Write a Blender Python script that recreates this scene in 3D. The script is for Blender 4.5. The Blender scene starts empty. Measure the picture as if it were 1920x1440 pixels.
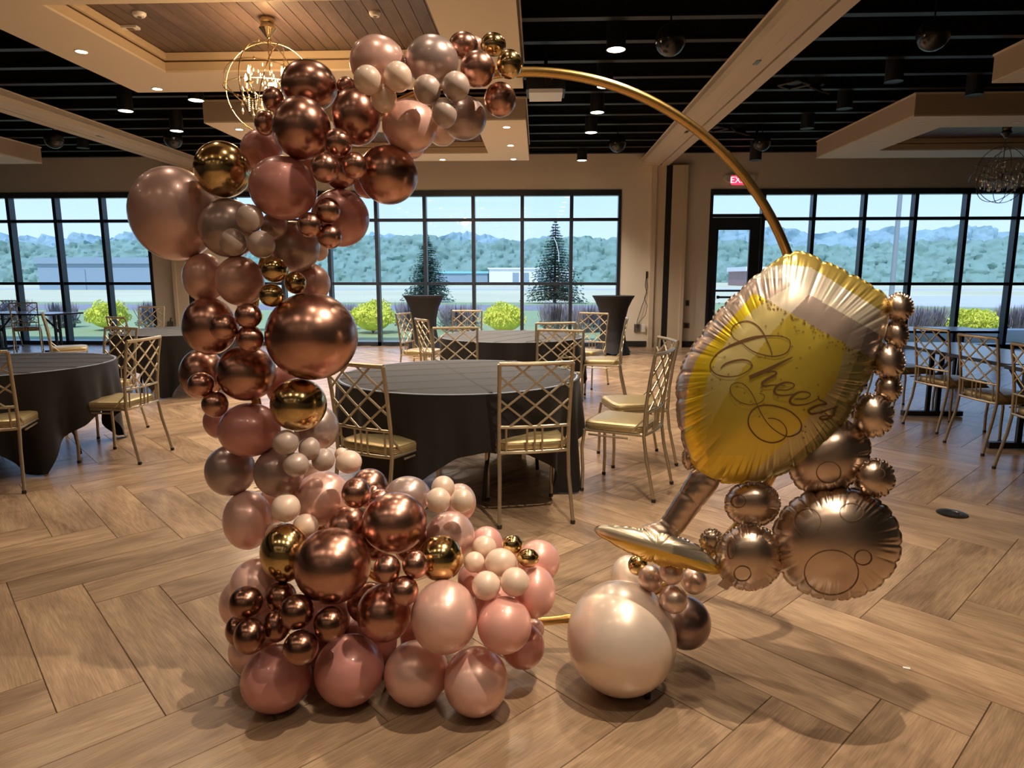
import bpy, bmesh, math, random
import numpy as np
from mathutils import Vector, Matrix, Euler

random.seed(7); rng = np.random.default_rng(7)
scene = bpy.context.scene
C = scene.collection
PI = math.pi

# ------------------------------------------------------------------ camera
F_PX = 1250.0; CAM_H = 1.42
PITCH = math.atan(200 / F_PX); YAW = math.atan(50 / math.hypot(F_PX, 200))
cam_data = bpy.data.cameras.new('camera'); cam = bpy.data.objects.new('camera', cam_data); C.objects.link(cam)
cam_data.sensor_fit = 'HORIZONTAL'; cam_data.sensor_width = 36.0
cam_data.lens = 36.0 * F_PX / 1920.0
cam_data.clip_start = 0.05; cam_data.clip_end = 2000
cam.location = (0, 0, CAM_H)
cam.rotation_euler = (PI / 2 - PITCH, 0, YAW)
scene.camera = cam

# ------------------------------------------------------------------ world (hazy blue summer sky)
world = bpy.data.worlds.new('world'); scene.world = world; world.use_nodes = True
wn = world.node_tree.nodes; wl = world.node_tree.links
bg = wn['Background']
tc = wn.new('ShaderNodeTexCoord'); sx = wn.new('ShaderNodeSeparateXYZ'); cr = wn.new('ShaderNodeValToRGB')
wl.new(tc.outputs['Generated'], sx.inputs[0]); wl.new(sx.outputs['Z'], cr.inputs[0]); wl.new(cr.outputs[0], bg.inputs[0])
cr.color_ramp.elements[0].position = 0.0; cr.color_ramp.elements[0].color = (0.60, 0.78, 1.0, 1)
cr.color_ramp.elements[1].position = 0.6; cr.color_ramp.elements[1].color = (0.20, 0.42, 0.85, 1)
e = cr.color_ramp.elements.new(0.16); e.color = (0.44, 0.68, 1.0, 1)
bg.inputs[1].default_value = .80

# ------------------------------------------------------------------ sun outdoors (comes from behind the building)
sd = bpy.data.lights.new('sun', 'SUN'); sun = bpy.data.objects.new('sun', sd); C.objects.link(sun)
sd.energy = 1.9; sd.angle = 0.02; sd.color = (1.0, 0.95, 0.85)
sun.rotation_euler = (math.radians(32), 0, math.radians(-18))
# light portals in the three window openings (guide sampling only, give no light)
for px, pw in ((-12.0, 7.9), (-2.33, 7.96), (7.4, 7.9)):
    ld = bpy.data.lights.new('portal', 'AREA'); ld.shape = 'RECTANGLE'; ld.size = pw; ld.size_y = 3.1
    ld.cycles.is_portal = True
    o = bpy.data.objects.new('portal', ld); C.objects.link(o); o.location = (px, 13.98, 1.6)
    o.rotation_euler = (-PI / 2, 0, 0)

vs = scene.view_settings
scene.display_settings.display_device = 'sRGB'
vs.view_transform = 'Standard'; vs.look = 'None'; vs.gamma = 1.0; vs.use_curve_mapping = False
vs.exposure = 1.05
DOWNLIGHT_W = 27.0      # ceiling tray downlights
PENDANT_W = 70.0        # black cylinder downlights
WARM = (1.0, 0.82, 0.63)

# ------------------------------------------------------------------ materials
def mat(name, col, rough=0.5, metal=0.0, coat=0.0, coat_rough=0.1, noise=None, bump=0.0, bump_scale=200,
        spec=0.5, emit=None, emit_s=0.0, sheen=0.0, attr=None, aniso_uv=None, alpha=None):
    m = bpy.data.materials.new(name); m.use_nodes = True
    nt = m.node_tree; b = nt.nodes['Principled BSDF']
    b.inputs['Base Color'].default_value = (*col, 1); b.inputs['Roughness'].default_value = rough
    b.inputs['Metallic'].default_value = metal; b.inputs['Specular IOR Level'].default_value = spec
    b.inputs['Coat Weight'].default_value = coat; b.inputs['Coat Roughness'].default_value = coat_rough
    if sheen: b.inputs['Sheen Weight'].default_value = sheen
    if emit: b.inputs['Emission Color'].default_value = (*emit, 1); b.inputs['Emission Strength'].default_value = emit_s
    if attr:
        a = nt.nodes.new('ShaderNodeAttribute'); a.attribute_name = attr
        nt.links.new(a.outputs['Color'], b.inputs['Base Color'])
    t = nt.nodes.new('ShaderNodeTexCoord')
    if noise:
        sc, amt = noise
        n = nt.nodes.new('ShaderNodeTexNoise'); n.inputs['Scale'].default_value = sc; n.inputs['Detail'].default_value = 5
        nt.links.new(t.outputs['Object'], n.inputs['Vector'])
        mr = nt.nodes.new('ShaderNodeMapRange'); mr.inputs[1].default_value = .3; mr.inputs[2].default_value = .7
        mr.inputs[3].default_value = 1 - amt; mr.inputs[4].default_value = 1 + amt
        nt.links.new(n.outputs[0], mr.inputs[0])
        mx = nt.nodes.new('ShaderNodeVectorMath'); mx.operation = 'SCALE'; mx.inputs[0].default_value = col
        nt.links.new(mr.outputs[0], mx.inputs['Scale']); nt.links.new(mx.outputs[0], b.inputs['Base Color'])
    if bump:
        n2 = nt.nodes.new('ShaderNodeTexNoise'); n2.inputs['Scale'].default_value = bump_scale; n2.inputs['Detail'].default_value = 3
        nt.links.new(t.outputs['Object'], n2.inputs['Vector'])
        bp = nt.nodes.new('ShaderNodeBump'); bp.inputs['Strength'].default_value = bump; bp.inputs['Distance'].default_value = .01
        nt.links.new(n2.outputs[0], bp.inputs['Height']); nt.links.new(bp.outputs[0], b.inputs['Normal'])
    return m

def wood_mat(name, c1, c2, c3, rough, grain=34.0, vary=.35, spec=.5, seam=None):
    """wood driven by the plank UV map (u along the plank, in metres) and a per-plank value 'rnd'"""
    m = bpy.data.materials.new(name); m.use_nodes = True; nt = m.node_tree; b = nt.nodes['Principled BSDF']
    L = nt.links.new; N = nt.nodes.new
    uv = N('ShaderNodeUVMap'); uv.uv_map = 'plank_uv'
    at = N('ShaderNodeAttribute'); at.attribute_name = 'rnd'
    off = N('ShaderNodeCombineXYZ'); mu = N('ShaderNodeMath'); mu.operation = 'MULTIPLY'; mu.inputs[1].default_value = 53.0
    L(at.outputs['Fac'], mu.inputs[0]); L(mu.outputs[0], off.inputs[2])
    ad = N('ShaderNodeVectorMath'); ad.operation = 'ADD'; L(uv.outputs[0], ad.inputs[0]); L(off.outputs[0], ad.inputs[1])
    mp = N('ShaderNodeMapping'); mp.inputs['Scale'].default_value = (1.3, 5.5, 1); L(ad.outputs[0], mp.inputs[0])
    n1 = N('ShaderNodeTexNoise'); n1.inputs['Scale'].default_value = 1.3; n1.inputs['Detail'].default_value = 6; n1.inputs['Distortion'].default_value = .6
    L(mp.outputs[0], n1.inputs['Vector'])
    # cathedral grain rings
    mp2 = N('ShaderNodeMapping'); mp2.inputs['Scale'].default_value = (.8, 4.5, 1); L(ad.outputs[0], mp2.inputs[0])
    n2 = N('ShaderNodeTexNoise'); n2.inputs['Scale'].default_value = 1.1; n2.inputs['Detail'].default_value = 1.5
    L(mp2.outputs[0], n2.inputs['Vector'])
    ms = N('ShaderNodeMath'); ms.operation = 'MULTIPLY'; ms.inputs[1].default_value = grain * 2.2; L(n2.outputs[0], ms.inputs[0])
    sn = N('ShaderNodeMath'); sn.operation = 'SINE'; L(ms.outputs[0], sn.inputs[0])
    mp3 = N('ShaderNodeMapping'); mp3.inputs['Scale'].default_value = (11, 210, 1); L(ad.outputs[0], mp3.inputs[0])
    n3 = N('ShaderNodeTexNoise'); n3.inputs['Scale'].default_value = 1.0; n3.inputs['Detail'].default_value = 3; L(mp3.outputs[0], n3.inputs['Vector'])
    rp = N('ShaderNodeValToRGB'); rp.color_ramp.elements[0].position = .3; rp.color_ramp.elements[0].color = (*c1, 1)
    rp.color_ramp.elements[1].position = .72; rp.color_ramp.elements[1].color = (*c3, 1)
    em = rp.color_ramp.elements.new(.5); em.color = (*c2, 1)
    L(n1.outputs[0], rp.inputs[0])
    # combine grain
    g = N('ShaderNodeMapRange'); g.inputs[1].default_value = -1; g.inputs[2].default_value = 1; g.inputs[3].default_value = .90; g.inputs[4].default_value = 1.05; L(sn.outputs[0], g.inputs[0])
    g3 = N('ShaderNodeMapRange'); g3.inputs[1].default_value = .3; g3.inputs[2].default_value = .7; g3.inputs[3].default_value = .8; g3.inputs[4].default_value = 1.16; L(n3.outputs[0], g3.inputs[0])
    gr = N('ShaderNodeMapRange'); gr.inputs[3].default_value = 1 - vary * .5; gr.inputs[4].default_value = 1 + vary * .5; L(at.outputs['Fac'], gr.inputs[0])
    m1 = N('ShaderNodeMath'); m1.operation = 'MULTIPLY'; L(g.outputs[0], m1.inputs[0]); L(g3.outputs[0], m1.inputs[1])
    m2 = N('ShaderNodeMath'); m2.operation = 'MULTIPLY'; L(m1.outputs[0], m2.inputs[0]); L(gr.outputs[0], m2.inputs[1])
    sc = N('ShaderNodeVectorMath'); sc.operation = 'SCALE'; L(rp.outputs[0], sc.inputs[0]); L(m2.outputs[0], sc.inputs['Scale'])
    L(sc.outputs[0], b.inputs['Base Color'])
    b.inputs['Roughness'].default_value = rough; b.inputs['Specular IOR Level'].default_value = spec
    bp = N('ShaderNodeBump'); bp.inputs['Strength'].default_value = .12; bp.inputs['Distance'].default_value = .003
    L(m1.outputs[0], bp.inputs['Height']); L(bp.outputs[0], b.inputs['Normal'])
    return m

def glass_mat(name, tint):
    m = bpy.data.materials.new(name); m.use_nodes = True; nt = m.node_tree; nt.nodes.clear()
    o = nt.nodes.new('ShaderNodeOutputMaterial'); t = nt.nodes.new('ShaderNodeBsdfTransparent'); t.inputs[0].default_value = (*tint, 1)
    g = nt.nodes.new('ShaderNodeBsdfGlossy'); g.inputs['Roughness'].default_value = .02
    mx = nt.nodes.new('ShaderNodeMixShader'); mx.inputs[0].default_value = .05
    nt.links.new(t.outputs[0], mx.inputs[1]); nt.links.new(g.outputs[0], mx.inputs[2]); nt.links.new(mx.outputs[0], o.inputs[0])
    return m

M = {}
M['floor'] = wood_mat('oak_plank', (.25, .16, .098), (.365, .245, .150), (.47, .33, .205), .27, vary=.34)
M['seam'] = mat('plank_joint', (.14, .09, .06), .8)
M['wood_ceiling'] = wood_mat('walnut_board', (.075, .046, .036), (.115, .075, .06), (.15, .10, .083), .45, vary=.25)
M['wall'] = mat('beige_wall_paint', (.72, .65, .56), .85, bump=.05, bump_scale=300, noise=(2, .03))
M['trimpaint'] = mat('cream_trim_paint', (.60, .50, .38), .6, bump=.03)
M['soffit'] = mat('cream_soffit_paint', (.74, .64, .50), .8, bump=.04, bump_scale=250)
M['fascia'] = mat('tan_fascia_paint', (.50, .39, .29), .8, bump=.04, bump_scale=250)
M['cove'] = mat('gold_tan_cove_paint', (.58, .46, .31), .7)
M['black'] = mat('black_steel', (.008, .009, .011), .5, noise=(3, .2))
M['joist'] = mat('black_painted_joist', (.008, .008, .009), .5)
M['deck'] = mat('black_roof_deck', (.006, .006, .008), .8)
M['strap'] = mat('dark_grey_strip', (.045, .045, .045), .6)
M['frame'] = mat('dark_bronze_window_frame', (.02, .026, .038), .3, noise=(5, .15))
M['frame_side'] = mat('grey_frame_return', (.16, .19, .22), .5)
M['glass'] = glass_mat('window_glass', (.92, .93, .97))
M['baseboard'] = mat('black_rubber_base', (.02, .018, .018), .5)
M['lamp'] = mat('lamp_disc', (1, 1, 1), .5, emit=(1.0, .80, .58), emit_s=6.0)
M['lamp_hot'] = mat('bright_lamp_disc', (1, 1, 1), .5, emit=(1.0, .84, .66), emit_s=22.0)
M['lamp_off'] = mat('unlit_lamp_lens', (.75, .74, .70), .4)
M['white'] = mat('white_plastic', (.75, .75, .74), .4)
M['chair'] = mat('champagne_gold_metal', (.47, .40, .28), .34, metal=.75, noise=(30, .06))
M['cushion'] = mat('gold_vinyl_cushion', (.46, .36, .18), .33, metal=.55, bump=.12, bump_scale=400)
M['foot_cap'] = mat('dark_glide', (.03, .025, .02), .3)
M['cloth'] = mat('black_tablecloth', (.0055, .005, .005), .62, sheen=.03, bump=.1, bump_scale=900)
M['cloth_top'] = M['cloth']
M['spandex'] = mat('black_spandex', (.004, .004, .006), .7, sheen=.0)
M['table_black'] = mat('black_table_leg', (.01, .01, .012), .4)
M['table_top'] = mat('pale_grey_laminate', (.42, .44, .46), .22, noise=(60, .05))
M['hoop'] = mat('brushed_gold_tube', (.62, .40, .13), .27, metal=1.0, noise=(14, .06))
M['rubber'] = mat('black_rubber_wheel', (.01, .01, .01), .6)
M['chrome'] = mat('brass_chrome', (.70, .55, .34), .15, metal=1)
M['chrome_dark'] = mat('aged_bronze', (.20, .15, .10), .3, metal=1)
M['crystal'] = mat('crystal', (.86, .82, .74), .05, metal=.35, coat=1)
M['flame'] = mat('candle_bulb', (1, .9, .7), .3, emit=(1, .66, .30), emit_s=30)
M['bulb_off'] = mat('unlit_candle_bulb', (.6, .6, .58), .2)
M['exit_red'] = mat('exit_red', (.6, .01, .03), .4, emit=(1, .03, .08), emit_s=1.1)
M['outlet'] = mat('dark_wall_plate', (.12, .11, .10), .4)
M['brass_plate'] = mat('brass_floor_plate', (.50, .36, .20), .45, metal=.3)
M['duct'] = mat('dark_spiral_duct', (.05, .055, .06), .25, metal=.7)
# balloons
def bal(name, col, rough, metal, coat=0.0, cr_=.08):
    return mat(name, col, rough, metal, coat=coat, coat_rough=cr_, noise=(5, .02))
BM = {
 'RG': bal('copper_chrome_balloon', (.54, .29, .215), .27, 1.0, .25, .09),
 'RB': bal('dark_copper_chrome_balloon', (.34, .175, .12), .24, 1.0, .2, .1),
 'GD': bal('gold_chrome_balloon', (.62, .44, .19), .17, 1.0, .4, .05),
 'TP': bal('taupe_pearl_balloon', (.46, .345, .31), .32, .55, .5, .1),
 'LP': bal('peach_pink_pearl_balloon', (.86, .53, .44), .33, .35, .6, .08),
 'PK': bal('salmon_pink_balloon', (.86, .44, .37), .36, .22, .6, .07),
 'DP': bal('dusty_rose_balloon', (.62, .27, .235), .36, .22, .7, .07),
 'CR': bal('cream_balloon', (.88, .67, .53), .40, .05, .9, .06),
 'GR': bal('small_taupe_balloon', (.50, .385, .325), .42, .1, .8, .08),
 'BL': bal('blush_pearl_balloon', (.70, .46, .40), .34, .4, .5, .1),
 'BG': bal('beige_balloon', (.80, .62, .49), .38, .1, .8, .07),
 'WH': bal('pearl_white_balloon', (.90, .74, .61), .33, .35, .5, .12),
 'MV': bal('mauve_chrome_balloon', (.80, .60, .50), .34, .8, .3, .1),
 'MC': bal('dark_mauve_chrome_balloon', (.36, .26, .235), .28, .9, .3, .1),
}
M['foil_brown'] = mat('rose_brown_foil', (.62, .485, .375), .30, metal=1.0, noise=(6, .06))
M['foil_print'] = mat('printed_foil', (.7, .5, .1), .29, metal=.72, attr='print', coat=.25, coat_rough=.12)
M['foil_gold'] = mat('gold_foil', (.78, .55, .17), .2, metal=1.0)
M['ink'] = mat('brown_ink', (.13, .065, .025), .35, metal=.3)
M['ring_ink'] = mat('ring_print', (.20, .115, .07), .35, metal=.5)
# outdoors
M['lawn'] = mat('lawn', (.30, .40, .20), .95, noise=(.12, .16))
M['field'] = mat('dry_field', (.60, .62, .42), .95, noise=(.05, .12))
M['mulch'] = mat('mulch', (.26, .27, .30), .95, noise=(2, .2))
M['concrete'] = mat('concrete_walk', (.72, .69, .66), .8, noise=(1, .05))
M['asphalt'] = mat('asphalt', (.52, .57, .64), .9, noise=(.3, .05))
M['forest'] = mat('hazy_forest', (.20, .34, .31), .95, noise=(.25, .10))  # bluish distance haze is mixed into the foliage colour
M['forest_far'] = mat('far_hazy_forest', (.27, .43, .50), .95, noise=(.1, .06))  # paler and bluer still: more haze painted into the colour
M['conifer'] = mat('spruce_needles', (.13, .24, .20), .9, noise=(3, .25))
M['bark'] = mat('bark', (.10, .08, .07), .9)
M['yellow_leaf'] = mat('yellow_green_leaves', (.78, .82, .13), .8, noise=(6, .2))
M['lavender'] = mat('purple_stems', (.27, .25, .30), .9, noise=(6, .25))
M['shrub'] = mat('grey_green_leaves', (.22, .30, .25), .9, noise=(6, .25))
M['bld_white'] = mat('white_metal_siding', (.78, .80, .83), .7)
M['bld_teal'] = mat('teal_roof', (.25, .62, .66), .6)
M['bld_brick'] = mat('brick_wall', (.34, .22, .22), .8, noise=(1, .1))
M['bld_grey'] = mat('blue_grey_siding', (.26, .36, .45), .8)
M['pole'] = mat('grey_pole', (.30, .34, .38), .5)

# ------------------------------------------------------------------ mesh helpers
class MB:
    def __init__(s): s.v = []; s.f = []; s.m = []; s.cur = 0
    def add(s, vs_, fs):
        b = len(s.v); s.v += [tuple(v) for v in vs_]
        for f in fs: s.f.append(tuple(b + i for i in f)); s.m.append(s.cur)
    def box(s, c, d, rot=None):
        x, y, z = d[0] / 2, d[1] / 2, d[2] / 2
        p = [Vector((i * x, j * y, k * z)) for i in (-1, 1) for j in (-1, 1) for k in (-1, 1)]
        if rot is not None: p = [rot @ q for q in p]
        c = Vector(c)
        s.add([q + c for q in p], [(0, 1, 3, 2), (4, 6, 7, 5), (0, 4, 5, 1), (2, 3, 7, 6), (0, 2, 6, 4), (1, 5, 7, 3)])
    def span(s, a, b): s.box([(a[i] + b[i]) / 2 for i in range(3)], [abs(b[i] - a[i]) for i in range(3)])
    def tube(s, pts, r, n=8, closed=False, cap=True, sq=1.0):
        pts = [Vector(p) for p in pts]; k = len(pts)
        rr = r if isinstance(r, (list, tuple)) else [r] * k
        rings = []; prev = None
        for i, p in enumerate(pts):
            if closed: t = pts[(i + 1) % k] - pts[i - 1]
            else: t = pts[min(i + 1, k - 1)] - pts[max(i - 1, 0)]
            t.normalize()
            if prev is None:
                a = Vector((0, 0, 1)) if abs(t.z) < .9 else Vector((1, 0, 0))
                u = t.cross(a).normalized()
            else:
                u = (prev - t * prev.dot(t)).normalized()
            prev = u; w = t.cross(u)
            rings.append([p + (u * math.cos(2 * PI * j / n) + w * math.sin(2 * PI * j / n) * sq) * rr[i] for j in range(n)])
        vs_ = [q for rg in rings for q in rg]; fs = []
        for i in range(k if closed else k - 1):
            a = i * n; b = ((i + 1) % k) * n
            for j in range(n): fs.append((a + j, a + (j + 1) % n, b + (j + 1) % n, b + j))
        if cap and not closed:
            fs.append(tuple(reversed(range(n)))); fs.append(tuple((k - 1) * n + j for j in range(n)))
        s.add(vs_, fs)
    def lathe(s, prof, n=24, c=(0, 0, 0), axis='z', cap=True):
        vs_ = []
        for r, z in prof:
            for j in range(n):
                a = 2 * PI * j / n
                if axis == 'z': vs_.append((c[0] + r * math.cos(a), c[1] + r * math.sin(a), c[2] + z))
                elif axis == 'y': vs_.append((c[0] + r * math.cos(a), c[1] + z, c[2] + r * math.sin(a)))
                else: vs_.append((c[0] + z, c[1] + r * math.cos(a), c[2] + r * math.sin(a)))
        fs = []
        for i in range(len(prof) - 1):
            for j in range(n): fs.append((i * n + j, i * n + (j + 1) % n, (i + 1) * n + (j + 1) % n, (i + 1) * n + j))
        if cap:
            fs.append(tuple(reversed(range(n)))); fs.append(tuple((len(prof) - 1) * n + j for j in range(n)))
        s.add(vs_, fs)
    def prism(s, pts, z0, z1):
        n = len(pts)
        s.add([(x, y, z0) for x, y in pts] + [(x, y, z1) for x, y in pts],
              [tuple(reversed(range(n))), tuple(n + i for i in range(n))] + [(i, (i + 1) % n, n + (i + 1) % n, n + i) for i in range(n)])
    def mesh(s, name, mats, smooth=False, recalc=True):
        me = bpy.data.meshes.new(name); me.from_pydata(s.v, [], s.f)
        for m_ in (mats if isinstance(mats, (list, tuple)) else [mats]): me.materials.append(m_)
        if any(s.m): me.polygons.foreach_set('material_index', s.m)
        if recalc:
            bm = bmesh.new(); bm.from_mesh(me); bmesh.ops.recalc_face_normals(bm, faces=bm.faces[:]); bm.to_mesh(me); bm.free()
        if smooth: smooth_auto(me)
        me.update(); return me
    def build(s, name, mats, parent=None, smooth=False, **kw):
        return link(name, s.mesh(name, mats, smooth), parent, **kw)

def smooth_auto(me, ang=40):
    me.polygons.foreach_set('use_smooth', [True] * len(me.polygons))
    try: me.set_sharp_from_angle(angle=math.radians(ang))
    except Exception: pass

def link(name, me, parent=None, loc=None, rot=None, label=None, cat=None, group=None, kind=None):
    o = bpy.data.objects.new(name, me); C.objects.link(o)
    if parent is not None: o.parent = parent
    if loc is not None: o.location = loc
    if rot is not None: o.rotation_euler = rot
    return tag(o, label, cat, group, kind)
def tag(o, label=None, cat=None, group=None, kind=None):
    if label: o['label'] = label
    if cat: o['category'] = cat
    if group: o['group'] = group
    if kind: o['kind'] = kind
    return o
def empty(name, loc, rz=0, **kw):
    o = bpy.data.objects.new(name, None); C.objects.link(o); o.location = loc; o.rotation_euler = (0, 0, rz)
    o.empty_display_size = .1
    return tag(o, **kw)
def copy_tree(o, parent=None):
    c = o.copy(); C.objects.link(c)
    if parent is not None: c.parent = parent
    for ch in list(o.children): copy_tree(ch, c)
    return c

# ------------------------------------------------------------------ floor: 45 degree herringbone of wide planks
PW = .26; PL = 1.04; U0 = .515; V0 = 4.31
XMIN, XMAX, YMIN, YMAX = -16.0, 16.0, -8.0, 13.85
def uv2xy(u, v): return ((u - v) / math.sqrt(2), (u + v) / math.sqrt(2))
planks = []
for k in range(-80, 110):
    for mm in range(-20, 24):
        u = U0 + k * PW; v = V0 - k * PW + 2 * PL * mm
        planks.append((u, v, PW, PL, 1))                      # lengthwise along v
        # the crosswise plank whose end meets this one
        planks.append((u, v + PL, PL, PW, 0))
sel = []
for (u, v, du, dv, d) in planks:
    cx, cy = uv2xy(u + du / 2, v + dv / 2)
    if XMIN - .4 < cx < XMAX + .4 and YMIN - .4 < cy < YMAX + .3: sel.append((u, v, du, dv, d, cx, cy))
floor = MB(); floor.span((XMIN, YMIN, -.08), (XMAX, YMAX, -.006))
floor = floor.build('floor', M['seam'], kind='structure')
def plank_geo(p, g=.0007):
    u, v, du, dv, d, cx, cy = p
    a = [(u + g, v + g), (u + du - g, v + g), (u + du - g, v + dv - g), (u + g, v + dv - g)]
    b = .0015
    ins = [(a[0][0] + b, a[0][1] + b), (a[1][0] - b, a[1][1] + b), (a[2][0] - b, a[2][1] - b), (a[3][0] + b, a[3][1] - b)]
    xy0 = [uv2xy(*q) for q in a]; xy1 = [uv2xy(*q) for q in ins]
    vs_ = [(x, y, -.004) for x, y in xy0] + [(x, y, 0.0) for x, y in xy1]
    fs = [(4, 5, 6, 7)] + [(i, (i + 1) % 4, 4 + (i + 1) % 4, 4 + i) for i in range(4)]
    loc = [(q[1], q[0]) if d else (q[0], q[1]) for q in a + ins]
    return vs_, fs, loc
def plank_mesh(name, items, material, geo=plank_geo):
    V, Fc, UV, R = [], [], [], []
    for p in items:
        vs_, fs, loc = geo(p); b = len(V); V += vs_; r = random.random()
        for f in fs:
            Fc.append(tuple(b + i for i in f))
            for i in f: UV.append(loc[i]); R.append(r)
    me = bpy.data.meshes.new(name); me.from_pydata(V, [], Fc); me.materials.append(material)
    uvl = me.uv_layers.new(name='plank_uv'); uvl.data.foreach_set('uv', [c for q in UV for c in q])
    at = me.attributes.new('rnd', 'FLOAT', 'CORNER'); at.data.foreach_set('value', R)
    return me
def in_view(cx, cy):
    if cy < 1.0: return False
    dx = cx * math.cos(YAW) + cy * math.sin(YAW); dy = -cx * math.sin(YAW) + cy * math.cos(YAW)
    return abs(dx) < dy * .80 + .45 and cy > 1.35
near = sorted([p for p in sel if in_view(p[5], p[6])], key=lambda p: math.hypot(p[5], p[6]))[:300]
ids = set(map(id, near))
for p in near: link('plank', plank_mesh('plank', [p], M['floor']), floor)
rest = [p for p in sel if id(p) not in ids and XMIN < p[5] < XMAX and YMIN < p[6] < YMAX + .05]
link('planks_beyond', plank_mesh('planks_beyond', rest, M['floor']), floor, kind='stuff')
tag_plate = lambda: None
for (x, y, lab, r, mk) in ((-1.94, 4.30, 'round brass coloured floor outlet cover on the planks left of the balloon column', .085, 'brass_plate'),
                       (2.52, 3.98, 'round dark floor outlet cover on the planks right of the foil balloon', .085, 'chrome_dark')):
    b = MB(); b.lathe([(.0, .0005), (r, .0005), (r, .004), (r * .93, .006), (r * .55, .006), (r * .53, .0045), (.001, .0045)], 32)
    o = b.build('floor_outlet_cover', M[mk], smooth=True, loc=(x, y, 0), label=lab, cat='outlet cover')
    h = MB(); h.lathe([(.0, .0), (r * .16, .0), (r * .16, .001), (.001, .001)], 12); h.build('screw', M['chrome_dark'], o, loc=(r * .3, 0, .006))

# ------------------------------------------------------------------ room shell
WY = 13.85; ZD = 4.45
def wall(name, boxes, material=M['wall']):
    b = MB()
    for a, c in boxes: b.span(a, c)
    return b.build(name, material, kind='structure')
WIN = {1: (-15.99, -8.07), 2: (-6.31, 1.65), 3: (3.41, 11.39)}; ZT = 3.15; ZB = .05
xs = [XMIN - .2]
for k in (1, 2, 3): xs += list(WIN[k])
xs.append(XMAX + .2)
bx = [((XMIN - .2, WY, ZT), (XMAX + .2, WY + .2, ZD + .2)), ((XMIN - .2, WY, -.1), (XMAX + .2, WY + .2, -.001))]
for i in range(0, len(xs), 2):
    if xs[i + 1] - xs[i] > .05: bx.append(((xs[i], WY, 0), (xs[i + 1], WY + .2, ZT)))
wall('wall_back', bx)
wall('wall_left', [((XMIN - .2, YMIN - .2, 0), (XMIN, WY, ZD + .2))])
wall('wall_right', [((XMAX, YMIN - .2, 0), (XMAX + .2, WY, ZD + .2))])
wall('wall_front', [((XMIN, YMIN - .2, 0), (XMAX, YMIN, ZD + .2))])
b = MB(); b.span((XMIN - .2, YMIN - .2, ZD), (XMAX + .2, WY + .2, ZD + .15))
ceil = b.build('ceiling', M['deck'], kind='structure')
# steel joists across the hall (bottom chord, top chord, zigzag web)
jy = [6.55 + .61 * k for k in range(-12, 12)]
for y in jy:
    b = MB()
    b.span((XMIN, y - .045, 3.745), (XMAX, y + .045, 3.760)); b.span((XMIN, y - .004, 3.76), (XMAX, y + .004, 3.80))
    b.span((XMIN, y - .045, 4.36), (XMAX, y + .045, 4.42)); b.span((XMIN, y - .010, 3.80), (XMAX, y + .010, 3.99))
    x = XMIN; up = True
    while x < XMAX - .6:
        z0_, z1_ = (3.95, 4.38) if up else (4.38, 3.95)
        b.tube([(x, y, z0_), (x + .6, y, z1_)], .014, 4, cap=False); x += .6; up = not up
    b.build('joist', M['joist'], ceil)
for x in (-15, -12.4, -10.2, -8.1, -5.9, -5.6, .52, 1.03, 1.75, 3.3, 3.6, 4.4, 10, 12.5):
    b = MB(); b.span((x - .04, YMIN, 4.02), (x + .04, WY, 4.03)); b.build('strap', M['strap'], ceil)
# duct
b = MB()
for i in range(60):
    y0_ = -7 + i * .34; b.lathe([(.19, 0), (.20, .02), (.19, .04), (.19, .34)], 20, (2.95, y0_, 4.16), 'y', cap=False)
b.build('duct', M['duct'], ceil, smooth=True)

# movable wall track beams
for s_, nm in ((1, 'trim_1'), (-1, 'trim_2')):
    X = lambda x: -2.33 + s_ * (x + 2.33)
    prof = [(2.02, 3.742), (2.02, 3.735), (2.035, 3.73), (2.035, 3.66), (2.06, 3.60), (2.225, 3.60), (2.23, 3.615), (2.24, 3.60), (2.365, 3.60), (2.365, 3.66), (2.395, 3.66), (2.395, 3.60), (2.55, 3.60), (2.575, 3.63), (2.575, 3.742)]
    b = MB(); n = len(prof)
    b.add([(X(x), YMIN, z) for x, z in prof] + [(X(x), WY, z) for x, z in prof], [(i, (i + 1) % n, n + (i + 1) % n, n + i) for i in range(n)] + [tuple(range(n)), tuple(range(n, 2 * n))])
    o = b.build(nm, M['trimpaint'], kind='structure')
    b = MB(); b.span((X(2.366), YMIN, 3.655), (X(2.394), WY, 3.659)); b.build('track_slot', M['black'], o)
    b = MB()
    for y in (7.3, 10.6): b.span((X(2.20), y, 3.594), (X(2.25), y + .14, 3.60))
    b.build('track_latch', M['chrome_dark'], o)
# pocket jambs on the back wall below the beams
for s_, nm in ((1, 'trim_3'), (-1, 'trim_4')):
    X = lambda x: -2.33 + s_ * (x + 2.33)
    b = MB()
    b.span((X(2.24), WY - .12, 0), (X(2.33), WY - .001, 3.86)); b.span((X(2.33), WY - .09, 0), (X(2.51), WY - .001, 3.6)); b.span((X(2.63), WY - .12, 0), (X(2.86), WY - .001, 3.6)); b.span((X(2.86), WY - .14, 0), (X(2.93), WY - .001, 3.6))
    o = b.build(nm, M['trimpaint'], kind='structure')
    b = MB(); b.span((X(2.511), WY - .10, 0), (X(2.629), WY - .002, 3.59)); b.build('dark_slot', M['black'], o)
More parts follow.
